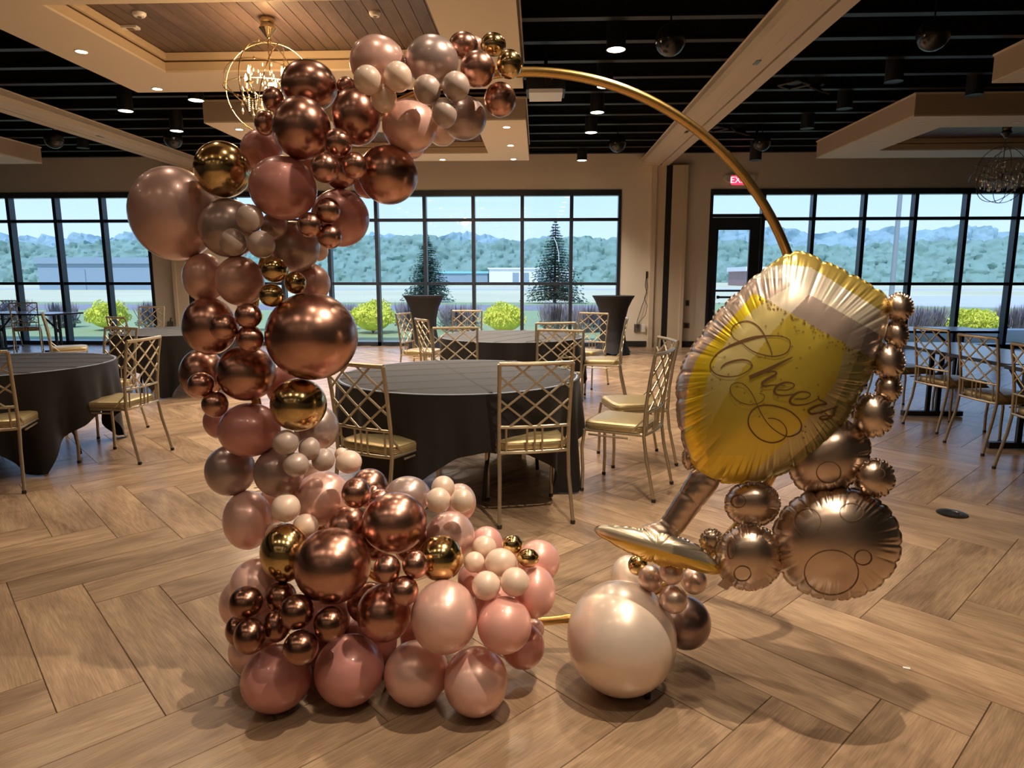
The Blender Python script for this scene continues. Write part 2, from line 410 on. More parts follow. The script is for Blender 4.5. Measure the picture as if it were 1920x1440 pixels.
# baseboards
b = MB(); b.span((1.66, WY - .015, 0), (2.23, WY - .001, .12)); b.span((2.95, WY - .015, 0), (3.40, WY - .001, .12)); b.span((11.40, WY - .015, 0), (XMAX, WY - .001, .12)); b.span((-8.06, WY - .015, 0), (-7.62, WY - .001, .12)); b.span((-6.88, WY - .015, 0), (-6.32, WY - .001, .12))
b.build('baseboard_back', M['baseboard'], kind='structure')
b = MB(); b.span((XMIN + .001, YMIN, 0), (XMIN + .015, WY - .02, .12)); b.build('baseboard_left', M['baseboard'], kind='structure')
b = MB(); b.span((XMAX - .015, YMIN, 0), (XMAX - .001, WY - .02, .12)); b.build('baseboard_right', M['baseboard'], kind='structure')

# windows
def window(n, x0, x1, door=False):
    d0, d1 = WY - .02, WY + .14
    fr = MB(); fr.span((x0, d0, ZT - .11), (x1, d1, ZT)); fr.span((x0, d0, 0), (x0 + .06, d1, ZT - .11)); fr.span((x1 - .06, d0, 0), (x1, d1, ZT - .11))
    xs0 = x0 + (1.06 if door else 0)
    fr.span((xs0, d0, 0), (x1 - .06, d1, ZB + .03))
    root = fr.build('window_%d' % n, M['frame'], kind='structure')
    npan = round((x1 - xs0) / .99); pw = (x1 - xs0) / npan
    edges = [xs0 + i * pw for i in range(npan + 1)]
    for i, x in enumerate(edges):
        if i == npan or (i == 0 and not door): continue
        b = MB(); b.span((x - .035, d0, 0), (x + .035, d1, ZT - .11)); b.build('mullion', M['frame'], root)
    b = MB()
    for z in (2.575, 1.29):
        b = MB(); b.span((xs0, d0 + .03, z - .03), (x1 - .05, d1 - .02, z + .03)); b.build('transom_bar', M['frame'], root)
    zz = [(ZB + .03, 1.26), (1.32, 2.545), (2.605, ZT - .11)]
    for i in range(npan):
        for za, zb in zz:
            b = MB(); b.span((edges[i] + .03, WY + .07, za), (edges[i + 1] - .03, WY + .076, zb)); b.build('pane', M['glass'], root)
    return root
window(1, *WIN[1]); window(2, *WIN[2]); w3 = window(3, *WIN[3], door=True)
# door inside window 3
x0 = 3.41
b = MB(); b.span((x0 + .06, WY - .02, 2.605), (x0 + 1.06, WY + .14, 2.67)); b.build('door_head', M['frame'], w3)
b = MB(); b.span((x0 + .07, WY + .07, 2.67), (x0 + 1.02, WY + .076, ZT - .11)); b.build('pane', M['glass'], w3)
b = MB()
dx0, dx1 = x0 + .065, x0 + 1.02
b.span((dx0, WY + .01, 0.01), (dx0 + .13, WY + .07, 2.6)); b.span((dx1 - .20, WY + .01, 0.01), (dx1, WY + .07, 2.6))
b.span((dx0 + .13, WY + .01, 2.36), (dx1 - .20, WY + .07, 2.6)); b.span((dx0 + .13, WY + .01, .01), (dx1 - .20, WY + .07, .25)); b.span((dx0 + .13, WY + .01, 1.13), (dx1 - .20, WY + .07, 1.17))
door = b.build('door_1', M['frame'], kind='structure')
for za, zb in ((.25, 1.13), (1.17, 2.36)):
    b = MB(); b.span((dx0 + .13, WY + .035, za), (dx1 - .20, WY + .041, zb)); b.build('pane', M['glass'], door)
b = MB(); b.span((dx0 + .15, WY - .04, 1.0), (dx1 - .15, WY - .015, 1.04)); b.span((dx0 + .15, WY - .02, .99), (dx0 + .20, WY + .01, 1.05)); b.span((dx1 - .2, WY - .02, .99), (dx1 - .15, WY + .01, 1.05))
b.build('push_bar', M['black'], door)

# ------------------------------------------------------------------ ceiling trays
LIT_TRAYS = []
def spot(x, y, z, w, ang=1.75, size=.03, col=WARM, blend=.7):
    d = bpy.data.lights.new('downlight_beam', 'SPOT'); d.energy = w; d.spot_size = ang; d.spot_blend = blend; d.shadow_soft_size = size; d.color = col
    o = bpy.data.objects.new('downlight_beam', d); C.objects.link(o); o.location = (x, y, z)
def tray(xa, ya, lit, lab, boards=True, power=1.0, ang=1.75):
    XB, YB = xa + 4.29, ya + 3.05; z0, z1 = 3.45, 3.72
    ix0, ix1, iy0, iy1 = xa + .71, XB - .67, ya + .66, YB - .70
    root = empty('ceiling_tray', ((xa + XB) / 2, (ya + YB) / 2, z1), label=lab, cat='ceiling tray')
    R = root.location
    def bl(name, m_, *sp):
        b = MB()
        for a, c in sp: b.span([a[i] - R[i] for i in range(3)], [c[i] - R[i] for i in range(3)])
        return b.build(name, m_, root)
    # soffit ring (underside) and fascia
    bl('soffit', M['soffit'], ((xa, ya, z0), (XB, iy0, z0 + .02)), ((xa, iy1, z0), (XB, YB, z0 + .02)), ((xa, iy0, z0), (ix0, iy1, z0 + .02)), ((ix1, iy0, z0), (XB, iy1, z0 + .02)))
    bl('fascia', M['fascia'], ((xa, ya, z0 + .02), (XB, ya + .02, z1)), ((xa, YB - .02, z0 + .02), (XB, YB, z1)), ((xa, ya + .02, z0 + .02), (xa + .02, YB - .02, z1)), ((XB - .02, ya + .02, z0 + .02), (XB, YB - .02, z1)))
    bl('edge_trim', M['soffit'], ((xa - .012, ya - .012, z1), (XB + .012, YB + .012, z1 + .02)))
    c = .02
    bl('cove', M['cove'], ((ix0, iy0 - c, z0 + .021), (ix1, iy0, z0 + .10)), ((ix0, iy1, z0 + .021), (ix1, iy1 + c, z0 + .10)), ((ix0 - c, iy0, z0 + .021), (ix0, iy1, z0 + .10)), ((ix1, iy0, z0 + .021), (ix1 + c, iy1, z0 + .10)))
    bl('cove_step', M['cove'], ((ix0 - .03, iy0 - .03, z0 + .115), (ix1 + .03, iy0 + .03, z0 + .18)), ((ix0 - .03, iy1 - .03, z0 + .115), (ix1 + .03, iy1 + .03, z0 + .18)), ((ix0 - .03, iy0 + .03, z0 + .115), (ix0 + .03, iy1 - .03, z0 + .18)), ((ix1 - .03, iy0 + .03, z0 + .115), (ix1 + .03, iy1 - .03, z0 + .18)))
    bl('cove_groove', M['chrome_dark'], ((ix0 - .02, iy0 - .02, z0 + .10), (ix1 + .02, iy0, z0 + .115)), ((ix0 - .02, iy1, z0 + .10), (ix1 + .02, iy1 + .02, z0 + .115)), ((ix0 - .02, iy0, z0 + .10), (ix0, iy1, z0 + .115)), ((ix1, iy0, z0 + .10), (ix1 + .02, iy1, z0 + .115)))
    if boards:
        wdt = .128; x = ix0
        nb = int((ix1 - ix0) / wdt) + 1
        for i in range(nb):
            a = ix0 + i * wdt; bb = min(a + wdt, ix1)
            if bb - a < .02: continue
            def g(p):
                a_, b_ = p; q = [(a_ + .003 - R.x, iy0 - R.y, z0 + .185 - R.z), (b_ - .003 - R.x, iy0 - R.y, z0 + .185 - R.z), (b_ - .003 - R.x, iy1 - R.y, z0 + .185 - R.z), (a_ + .003 - R.x, iy1 - R.y, z0 + .185 - R.z)]
                q2 = [(v[0], v[1], v[2] + .014) for v in q]
                return q + q2, [(3, 2, 1, 0), (4, 5, 6, 7), (0, 1, 5, 4), (1, 2, 6, 5), (2, 3, 7, 6), (3, 0, 4, 7)], [(v[1], v[0]) for v in q + q2]
            link('board', plank_mesh('board', [(a, bb)], M['wood_ceiling'], g), root)
    bl('backing', M['black'], ((xa + .02, ya + .02, z0 + .215), (XB - .02, YB - .02, z0 + .25)))
    # downlights: 4 x 3 perimeter
    for i in range(4):
        for j in range(3):
            if 0 < i < 3 and j == 1: continue
            x = xa + .30 + i * 1.24; y = ya + .45 + j * 1.24 - (.05 if j == 0 else 0) + (-.02 if j == 2 else 0)
            b = MB(); b.lathe([(.062, 0), (.062, -.004), (.048, -.005), (.045, 0)], 24, cap=False)
            dl = b.build('downlight', M['soffit'], root, smooth=True, loc=(x - R.x, y - R.y, z0 - R.z))
            b = MB(); b.lathe([(.0005, -.003), (.046, -.003)], 20, cap=False); b.build('lens', M['lamp_hot'] if lit else M['lamp_off'], dl)
            if lit: spot(x, y, z0 - .03, DOWNLIGHT_W * power, ang)
    return root
tray(-4.47, 4.62, True, 'cream ceiling tray with dark board inset directly above the balloon arch, nearest one', power=1.3, ang=2.1)
tray(-4.47, 9.15, True, 'cream ceiling tray with lit downlights farther back, before the middle windows', power=3.2, ang=2.6)
tray(-4.47, .08, True, 'cream ceiling tray above and just behind the camera position', power=.24)
tray(-4.47, -4.45, True, 'cream ceiling tray far behind the camera position')
tray(4.78, 9.15, False, 'unlit ceiling tray over the right dining area with the unlit chandelier')
tray(4.78, 4.62, False, 'unlit ceiling tray at the upper right corner of the view, nearest on that side')
tray(-13.28, 9.15, False, 'unlit ceiling tray at the far left edge of the view')
# ------------------------------------------------------------------ pendant cylinders, speakers, projector, detectors
def cylinder_light(x, y, z, lit, lab, grp=None, power=1.0):
    root = empty('cylinder_downlight', (x, y, ZD), label=lab, cat='downlight', group=grp); L = ZD - z
    b = MB(); b.lathe([(.088, -L), (.092, -L), (.092, -L + .30), (.03, -L + .31), (.02, -L + .33), (.02, 0)], 24, cap=False); b.lathe([(.06, -.02), (.06, 0)], 16)
    b.build('housing', M['black'], root, smooth=True)
    b = MB(); b.lathe([(.086, -L + .002), (.0005, -L + .006)], 24, cap=False); b.build('lens', M['lamp'] if lit else M['black'], root)
    b = MB(); b.lathe([(.092, -L - .001), (.092, -L + .006), (.096, -L + .006), (.096, -L - .001), (.092, -L - .001)], 24, cap=False); b.build('rim', M['joist'], root, smooth=True)
    if lit: spot(x, y, z - .02, PENDANT_W * power, 1.75, .02)
for i, y in enumerate((6.78, 8.02, 9.22, 10.45, 12.85)):
    cylinder_light(.72 + .016 * i, y, 3.55, True, ['nearest lit black cylinder downlight right of the ceiling trays, near the hanging ball speaker', 'lit black cylinder downlight half hidden behind the gold hoop', 'third lit black cylinder downlight in the row right of the ceiling trays', 'fourth lit black cylinder downlight in the row right of the ceiling trays', 'farthest lit black cylinder downlight, low against the back wall'][i])
for i, y in enumerate((5.5, 4.3, 3.1, 1.86, .62, -1.9, -4.4)):
    cylinder_light(.72, y, 3.55, True, 'lit black cylinder downlight overhead, out of the top of the view', 'cylinder downlights overhead', {1.86: 2.1, 3.1: .6, .62: .6}.get(y, 1.0))
for x, y, lab in ((-4.19, 8.42, 'lit cylinder downlight between the two ceiling trays, left of the lit chandelier'), (-5.37, 8.9, 'lit cylinder downlight left of the trays, nearer of two'), (-5.35, 10.1, 'lit cylinder downlight left of the trays, farther of two, above the ball speaker')):
    cylinder_light(x, y, 3.55, True, lab)
for x, y, z, lab in ((3.9, 7.95, 3.55, 'unlit black cylinder downlight on the right, nearest the ball speaker'), (3.9, 9.15, 3.55, 'unlit black cylinder downlight on the right, second from the camera'), (3.88, 10.3, 3.55, 'unlit black cylinder downlight on the right, third from the camera'),
                     (5.14, 8.55, 3.55, 'unlit black cylinder downlight just in front of the right ceiling tray'), (3.47, 11.3, 3.28, 'black cylinder fixture hanging low above the exit sign'), (-9.0, 8.3, 3.55, 'unlit black cylinder downlight over the left dining area, nearer'), (-7.8, 11.6, 3.6, 'unlit black cylinder downlight over the left dining area, farther')):
    cylinder_light(x, y, z, False, lab)
for x, y, lab in ((1.16, 6.4, 'black ball speaker near the top beside the cream track beam'), (3.42, 6.35, 'black ball speaker at the upper right, nearest on that side'), (1.23, 11.05, 'black ball speaker far back, above the middle window right end'),
                  (3.48, 11.05, 'black ball speaker far back, above the exit sign'), (-7.44, 10.4, 'black ball speaker over the left windows'), (-5.6, 10.45, 'black ball speaker above the gold balloon, beside the left track beam')):
    root = empty('ball_speaker', (x, y, ZD - .015), label=lab, cat='speaker')
    b = MB(); n = 14; b.lathe([(max(.135 * math.sin(PI * i / n), .001), -.135 * math.cos(PI * i / n) - .95 + .135 - .115) for i in range(n + 1)], 28, cap=False); b.build('shell', mat('gloss_black_shell', (.012, .012, .014), .18) if 'gloss_black_shell' not in bpy.data.materials else bpy.data.materials['gloss_black_shell'], root, smooth=True)
    b = MB(); b.tube([(0, 0, -.82), (0, 0, 0)], .008, 8); b.build('rod', M['black'], root)
# projector
root = empty('projector', (.06, 7.2, 3.45), label='black ceiling projector with a white front panel hanging beyond the arch end', cat='projector')
b = MB(); b.span((-.2, -.02, -.14), (.2, .34, .02)); b.build('body', M['black'], root)
b = MB(); b.span((-.17, -.05, -.18), (.17, .30, -.142)); b.build('panel', M['white'], root)
b = MB(); b.lathe([(.045, 0), (.05, -.03), (.04, -.03), (.03, -.01)], 20, (0.03, -.02, -.06), 'y', cap=True); b.build('lens', M['chrome_dark'], root, smooth=True)
b = MB(); b.tube([(0, .15, .02), (0, .15, .98)], .02, 10); b.build('pole', M['black'], root)
# detectors on the board ceiling
for x, y, r, lab, cat_ in ((-3.40, 5.95, .055, 'round white smoke detector on the dark boards, upper left', 'smoke detector'), (-1.40, 6.02, .05, 'round white sprinkler cover on the dark boards above the pink balloon', 'sprinkler cover')):
    b = MB(); b.lathe([(.001, 0), (r, 0), (r, -.012), (r * .75, -.03), (.001, -.032)], 24, cap=False); o = b.build('ceiling_detector', M['white'], smooth=True, loc=(x, y, 3.634), label=lab, cat=cat_)
    b = MB(); b.lathe([(.001, -.033), (r * .3, -.033), (r * .3, -.038), (.001, -.038)], 14, cap=False); b.build('sensor', M['chrome_dark'], o)
b = MB(); b.span((-.07, -.035, -.02), (.07, .035, 0)); o = b.build('ceiling_sensor', M['white'], loc=(-3.66, 6.25, 3.634), label='small rectangular white sensor on the dark boards, left', cat='sensor')
b = MB(); b.span((-.03, -.02, -.024), (.03, .02, -.02)); b.build('lens', M['chrome_dark'], o)
# two studio light doors on the dark ceiling at right
for x, y, a in ((3.05, 8.6, .7), (3.35, 8.7, .3), (2.75, 11.0, .7), (3.15, 11.1, .2)):
    root = empty('stage_light', (x, y, ZD - .03), a, label='dark square stage light hanging between the joists, ' + ('nearer' if y < 10 else 'farther') + (' open frame one' if a > .5 else ' closed plate one'), cat='stage light')
    b = MB()
    if a > .5:
        for p, q in (((-.13, -.13), (.13, -.13)), ((.13, -.13), (.13, .13)), ((.13, .13), (-.13, .13)), ((-.13, .13), (-.13, -.13))): b.tube([(p[0], p[1], -.72), (q[0], q[1], -.72)], .012, 6)
    else: b.box((0, 0, -.74), (.24, .24, .02), Euler((.5, .2, 0)).to_matrix())
    b.build('barn_door', M['strap'], root)
    b = MB(); b.lathe([(.09, -.70), (.10, -.5), (.07, -.42), (.001, -.42)], 16); b.tube([(0, 0, -.42), (0, 0, 0)], .012, 8); b.build('housing', M['black'], root)
# exit sign with two lamp heads
root = empty('exit_sign', (3.94, WY - .04, 3.30), label='red lit exit sign with two small emergency lamp heads above the door', cat='exit sign')
b = MB(); b.span((-.18, -.03, -.10), (.18, .039, .12)); b.build('case', M['white'], root)
b = MB(); b.span((-.15, -.036, -.075), (.15, -.03, .095)); b.build('panel', M['exit_red'], root)
cu = bpy.data.curves.new('exit_text', 'FONT'); cu.body = 'EXIT'; cu.size = .17; cu.align_x = 'CENTER'; cu.align_y = 'CENTER'; cu.extrude = .002
to = bpy.data.objects.new('tmp', cu); C.objects.link(to); bpy.context.view_layer.update()
me = bpy.data.meshes.new_from_object(to.evaluated_get(bpy.context.evaluated_depsgraph_get())); bpy.data.objects.remove(to)
me.materials.clear(); me.materials.append(mat('exit_letters', (.9, .6, .6), .4, emit=(1, .55, .55), emit_s=.9))
link('lettering', me, root, loc=(0, -.04, .01), rot=(PI / 2, 0, 0))
for s_ in (-1, 1):
    b = MB(); b.lathe([(.02, .03), (.05, .0), (.055, -.05), (.001, -.055)], 16, (s_ * .25, 0, .06), 'y'); b.tube([(s_ * .18, 0, -.02), (s_ * .25, 0, 0.0), (s_ * .25, 0, .03)], .008, 6)
    b.build('lamp_head', M['white'], root, smooth=True)
# wall plates and the cable outlet
for x, z, w, h, lab in ((3.04, .90, .075, .12, 'upper small grey wall plate left of the door'), (3.04, .44, .12, .11, 'lower square grey wall plate left of the door')):
    b = MB(); b.span((x - w / 2, WY - .012, z - h / 2), (x + w / 2, WY - .001, z + h / 2)); o = b.build('wall_plate', M['outlet'], label=lab, cat='wall plate')
    b = MB(); b.span((x - w * .25, WY - .016, z - h * .3), (x + w * .25, WY - .012, z + h * .3)); b.build('insert', M['black'], o)
root = empty('cable_outlet', (2.07, WY - .001, .40), label='wall outlet box with black cables hanging from above, right of the middle windows', cat='outlet')
b = MB(); b.span((-.10, -.03, -.09), (.02, 0, .07)); b.build('box', M['outlet'], root)
b = MB(); b.span((.05, -.06, -.09), (.12, 0, .06)); b.build('adapter', M['white'], root)
b = MB(); b.tube([(.12, -.01, 1.05), (.10, -.02, .85), (.14, -.02, .7), (.05, -.03, .45), (-.04, -.04, .15), (-.05, -.05, .0)], .007, 6); b.build('cable', M['rubber'], root)
b = MB(); b.tube([(.12, -.01, 1.05), (.15, -.02, .8), (.09, -.03, .6), (.15, -.04, .45), (.12, -.03, .25), (.0, -.05, .12), (-.03, -.05, .0)], .006, 6); b.build('cable', M['rubber'], root)
b = MB(); b.span((.11, -.015, 1.0), (.15, 0, 1.14)); b.build('hook', M['black'], root)
b = MB(); b.span((-7.83, WY - .05, .32), (-7.73, WY - .001, .50)); o = b.build('wall_outlet', M['outlet'], label='dark outlet box on the wall beyond the left tables, beside the left pocket', cat='outlet')
b = MB(); b.tube([(-7.76, WY - .03, .50), (-7.75, WY - .04, .58), (-7.73, WY - .03, .56)], .008, 6); b.build('cable', M['rubber'], o)

# ------------------------------------------------------------------ orb chandeliers
def chandelier(x, y, ztop, zc, r, lit, lab):
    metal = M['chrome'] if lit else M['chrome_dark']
    root = empty('orb_chandelier', (x, y, ztop), label=lab, cat='chandelier'); c = zc - ztop
    b = MB(); b.lathe([(.001, 0), (.06, 0), (.065, -.02), (.055, -.05), (.075, -.09), (.04, -.13), (.02, -.16), (.001, -.16)], 16); b.build('canopy', M['chrome'] if lit else metal, root, smooth=True)
    b = MB(); z = -.16; k = 0
    while z > c + r + .03:
        b.tube([(.011 * math.cos(a) * (1 if k % 2 else 0), .011 * math.cos(a) * (0 if k % 2 else 1), z - .014 + .017 * math.sin(a)) for a in [2 * PI * i / 8 for i in range(8)]], .003, 5, closed=True); z -= .026; k += 1
    b.tube([(.025 * math.cos(a), 0, c + r + .01 + .025 * math.sin(a)) for a in [2 * PI * i / 12 for i in range(12)]], .005, 6, closed=True)
    b.tube([(0, 0, c + r), (0, 0, c + .12)], .006, 6)
    b.build('chain', metal, root)
    for ax, ay, az in ((0, 0, .1), (0, 0, 1.25), (1.2, .2, .3), (PI / 2 + .45, .2, 0), (.5, .9, 2.2)):
        b = MB(); mtx = Euler((ax, ay, az)).to_matrix()
        b.tube([mtx @ Vector((r * math.cos(a), 0, r * math.sin(a))) + Vector((0, 0, c)) for a in [2 * PI * i / 40 for i in range(40)]], .005, 6, closed=True); b.build('orb_ring', metal, root, smooth=True)
        b = MB()
        for a in (0.3, 1.9, 3.6, 5.2):
            p = mtx @ Vector((r * math.cos(a), 0, r * math.sin(a))) + Vector((0, 0, c)); b.lathe([(.001, -.012), (.012, 0), (.001, .012)], 8, tuple(p))
        b.build('rivets', metal, root)
    b = MB(); b.lathe([(.02, .05), (.035, .02), (.02, -.02), (.03, -.06), (.01, -.10), (.001, -.11)], 14, (0, 0, c)); b.build('hub', metal, root, smooth=True)
    for k in range(5):
        a = 2 * PI * k / 5 + .5; dx, dy = math.cos(a), math.sin(a)
        b = MB(); b.tube([(dx * q * r, dy * q * r, c + zz) for q, zz in ((.05, -.02), (.2, -.07), (.38, -.09), (.55, -.05), (.60, .0))], .006, 6)
        b.lathe([(.001, -.01), (.03, 0), (.035, .01), (.012, .012), (.012, .07), (.001, .07)], 12, (dx * .6 * r, dy * .6 * r, c))
        arm = b.build('arm', metal, root, smooth=True)
        b = MB(); b.lathe([(.001, .0), (.010, .012), (.012, .03), (.006, .055), (.001, .07)], 10, (dx * .6 * r, dy * .6 * r, c + .07), cap=False); b.build('bulb', M['flame'] if lit else M['bulb_off'], arm, smooth=True)
    # crystals: each drop its own piece
    def gem(s_):
        g = MB(); g.add([(0, 0, s_ * 1.5)] + [(s_ * .5 * math.cos(2 * PI * i / 6), s_ * .5 * math.sin(2 * PI * i / 6), s_ * .2) for i in range(6)] + [(0, 0, -s_ * .9)], [(0, 1 + i, 1 + (i + 1) % 6) for i in range(6)] + [(7, 1 + (i + 1) % 6, 1 + i) for i in range(6)])
        return g.mesh('crystal_drop', M['crystal'])
    gm = gem(.028); gs = gem(.014)
    lr = random.Random(5)
    for k in range(60):
        a = lr.uniform(0, 2 * PI); q = lr.uniform(.25, .78) * r; link('crystal_drop', gm, root, loc=(q * math.cos(a), q * math.sin(a), c + lr.uniform(-.21, -.02) + (.0 if q > .5 * r else -.03)))
    for k in range(36):
        a = lr.uniform(0, 2 * PI); q = lr.uniform(.03, .16) * (1 + .3); link('crystal_drop', gs, root, loc=(q * math.cos(a), q * math.sin(a), c + lr.uniform(.03, .22)))
    b = MB()
    for k in range(26):
        a = 2 * PI * k / 26; q = r * (.30 if k % 2 else .5); z0_ = -.08
        for j in range(9): b.lathe([(.001, -.006), (.006, 0), (.001, .006)], 5, (q * math.cos(a), q * math.sin(a), c + z0_ - j * .016), cap=False)
    b.build('bead_strings', M['crystal'], root, kind='stuff')
    if lit:
        d = bpy.data.lights.new('candle_glow', 'POINT'); d.energy = 22; d.color = (1, .62, .3); d.shadow_soft_size = .12
        o = bpy.data.objects.new('candle_glow', d); C.objects.link(o); o.location = (x, y, zc + .12)
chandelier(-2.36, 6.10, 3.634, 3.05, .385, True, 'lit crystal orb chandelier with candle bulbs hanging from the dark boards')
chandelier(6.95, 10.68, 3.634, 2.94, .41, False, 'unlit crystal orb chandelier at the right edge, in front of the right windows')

# ------------------------------------------------------------------ furniture
def make_chair():
    root = empty('dining_chair', (0, 0, 0))
    W = .205; r = .0115
    post = lambda s: [(s * (W + .012), -.285, 0.01), (s * (W + .008), -.262, .12), (s * W, -.225, .28), (s * W, -.205, .42), (s * W, -.212, .60), (s * (W + .002), -.235, .78), (s * (W + .006), -.265, .945)]
    def yb(z):   # back plane offset
        return np.interp(z, [.42, .60, .78, .945], [-.205, -.212, -.235, -.265])
    for s in (-1, 1):
        b = MB(); b.tube(post(s), r, 8); b.cur = 1; b.lathe([(.014, 0), (.015, .018), (.012, .022)], 10, (s * (W + .012), -.286, 0)); b.build('back_post', [M['chair'], M['foot_cap']], root, smooth=True)
        b = MB(); b.tube([(s * (W + .005), .21, .01), (s * (W + .004), .205, .15), (s * (W + .01), .212, .30), (s * (W + .008), .195, .425)], r, 8); b.cur = 1; b.lathe([(.014, 0), (.015, .018), (.012, .022)], 10, (s * (W + .005), .21, 0)); b.build('leg', [M['chair'], M['foot_cap']], root, smooth=True)
    cx = lambda x: -.018 * (1 - (x / W) ** 2)      # backward bow of the back
    bar = lambda p, q, rr, n=6, k=7: [(p[0] + (q[0] - p[0]) * i / k, float(yb(p[1] + (q[1] - p[1]) * i / k)) + cx(p[0] + (q[0] - p[0]) * i / k), p[1] + (q[1] - p[1]) * i / k) for i in range(k + 1)]
    b = MB(); b.tube(bar((-W - .006, .945), (W + .006, .945), 0), .0125, 8); b.build('top_rail', M['chair'], root, smooth=True)
    for z, rr in ((.575, .0095), (.425, .0105)):
        b = MB(); b.tube(bar((-W, z), (W, z), 0), rr, 8); b.build('back_rail', M['chair'], root, smooth=True)
    dx, dz = .080, .0665; zr = .90
    for d in (1, -1):
        for c in (-1, 1, 3, 5):
            # z = zr - j*dz, x = k*dx ; '/' : k + j = c ; '\' mirrored
            f = lambda z: d * ((c - (zr - z) / dz)) * dx
            pts = []
            for i in range(60):
                z = .575 + (.945 - .575) * i / 59; x = f(z)
                if abs(x) <= W: pts.append((x, z))
            if len(pts) < 3: continue
            b = MB(); b.tube(bar(pts[0], pts[-1], 0, k=6), .0068, 6, cap=False); b.build('lattice_bar', M['chair'], root, smooth=True)
    for x in (-.165, -.045, 0, .045, .165):
        b = MB(); b.tube(bar((x, .425), (x, .575), 0, k=2), .0065, 6, cap=False); b.build('spindle', M['chair'], root, smooth=True)
    for s in (-1, 1):
        b = MB(); b.tube([(s * W, -.205, .53), (s * (W + .004), -.12, .44)], .0065, 6); b.build('brace', M['chair'], root, smooth=True)
    b = MB()
    q = [(-W, -.205, .425), (-W - .008, .19, .425), (W + .008, .19, .425), (W, -.205, .425)]
    for i in range(3): b.tube([q[i], q[i + 1]], .0105, 8)
    b.tube([(-W - .004, .17, .395), (-W - .004, -.1, .395)], .007, 6); b.tube([(W + .004, .17, .395), (W + .004, -.1, .395)], .007, 6)
    b.build('seat_frame', M['chair'], root, smooth=True)
    # cushion: rounded slab, wider at the front
    bm = bmesh.new(); nx = 12
    vs_ = []
    for z, ins in ((.430, .012), (.440, .0), (.468, .0), (.480, .012), (.486, .04)):
        ring = []
        for i in range(40):
            a = 2 * PI * i / 40; ca, sa = math.cos(a), math.sin(a)
            ex = 2 / 7
            x = (W + .012 - ins) * math.copysign(abs(ca) ** ex, ca); y = (.205 - ins) * math.copysign(abs(sa) ** ex, sa)
            x *= 1 + .04 * y / .2
            ring.append(bm.verts.new((x, y + .005, z)))
        vs_.append(ring)
    for a, b_ in zip(vs_[:-1], vs_[1:]):
        for i in range(40): bm.faces.new((a[i], a[(i + 1) % 40], b_[(i + 1) % 40], b_[i]))
    bm.faces.new(list(reversed(vs_[0]))); 
    top = bm.verts.new((0, .005, .492))
    for i in range(40): bm.faces.new((vs_[-1][i], vs_[-1][(i + 1) % 40], top))
    me = bpy.data.meshes.new('cushion'); bm.to_mesh(me); bm.free(); me.materials.append(M['cushion']); smooth_auto(me, 60)
    cu_ = link('cushion', me, root)
    b = MB(); 
    for z in (.440, .476): b.tube([((W + .012 - (.002 if z < .45 else .006)) * math.copysign(abs(math.cos(a)) ** (2 / 7), math.cos(a)) * (1 + .04 * math.copysign(abs(math.sin(a)) ** (2 / 7), math.sin(a))), .203 * math.copysign(abs(math.sin(a)) ** (2 / 7), math.sin(a)) + .005, z) for a in [2 * PI * i / 48 for i in range(48)]], .003, 5, closed=True, cap=False)
    b.build('piping', M['cushion'], cu_, smooth=True)
    return root
chair0 = make_chair()
GROUP_CH = 'champagne lattice-back chairs around the tables'
used = [False]
def chair(x, y, deg, lab):
    """deg = compass angle the sitter faces, 0 = away from camera (+Y), counter-clockwise"""
    o = chair0 if not used[0] else copy_tree(chair0); used[0] = True
    o.location = (x, y, 0); o.rotation_euler = (0, 0, math.radians(deg)); tag(o, lab, 'chair', GROUP_CH)
def chair_by_back(bx, by, deg, lab):          # given the back's top centre
    a = math.radians(deg); chair(bx - .265 * math.sin(a), by + .265 * math.cos(a), deg, lab)

chair_by_back(-.008, 3.70, 13, 'gold lattice-back chair seen from behind, in front of the central round table')
chair_by_back(-1.02, 3.62, -28, 'gold lattice-back chair partly hidden by the balloon column, left front of the central table')
chair(.58, 4.44, 64, 'gold chair at the right of the central table, nearer of a pair')
chair(.74, 5.14, 100, 'gold chair at the right of the central table, farther of a pair')
chair_by_back(.20, 6.02, 165, 'gold lattice chair back directly behind the central table, right side')
chair_by_back(-.79, 6.30, 190, 'gold lattice chair back directly behind the central table, left side')
chair_by_back(.185, 7.02, 10, 'gold chair at the near side of the far middle table, overlapped by another chair back')
chair(.75, 7.80, 82, 'gold chair seen side on at the right of the far middle table')
chair_by_back(.74, 8.95, 150, 'gold chair with dark seat in front of the right tall cocktail table')
chair_by_back(-1.33, 7.55, -60, 'gold chair at the left of the far middle table, nearer of two')
chair_by_back(-1.78, 8.75, -105, 'gold chair at the left of the far middle table, farther of two')
chair_by_back(-1.02, 9.55, 180, 'gold chair beyond the far middle table, facing the camera')
chair(-3.33, 5.07, 88, 'gold chair at the right of the left round table, nearest of the overlapping ones')
chair(-4.03, 5.90, 160, 'gold chair right of the left round table, in the middle of three overlapping')
chair_by_back(-5.05, 7.80, -30, 'gold chair between the two left round tables, facing the farther one')
chair_by_back(-6.25, 10.6, 178, 'gold chair beyond the far left round table beside the beige wall')
chair(-6.45, 8.90, -54, 'gold chair seen nearly side on, at the left of the far left round table')
chair(-3.72, 4.32, 22, 'gold chair cut off by the left edge of the view, nearest on the left')
chair_by_back(-9.65, 12.2, 35, 'gold chair at the pale rectangular table near the left windows')
chair_by_back(-10.9, 13.35, 180, 'gold chair between the pale left table and the left windows')
chair_by_back(-9.55, 11.1, 75, 'gold chair at the very left edge by the pale rectangular table')
chair(3.90, 6.38, -80, 'dark gold chair at the right tables, just right of the foil balloon')
chair(3.84, 5.60, -84, 'dark gold chair at the right tables, second from the foil balloon')
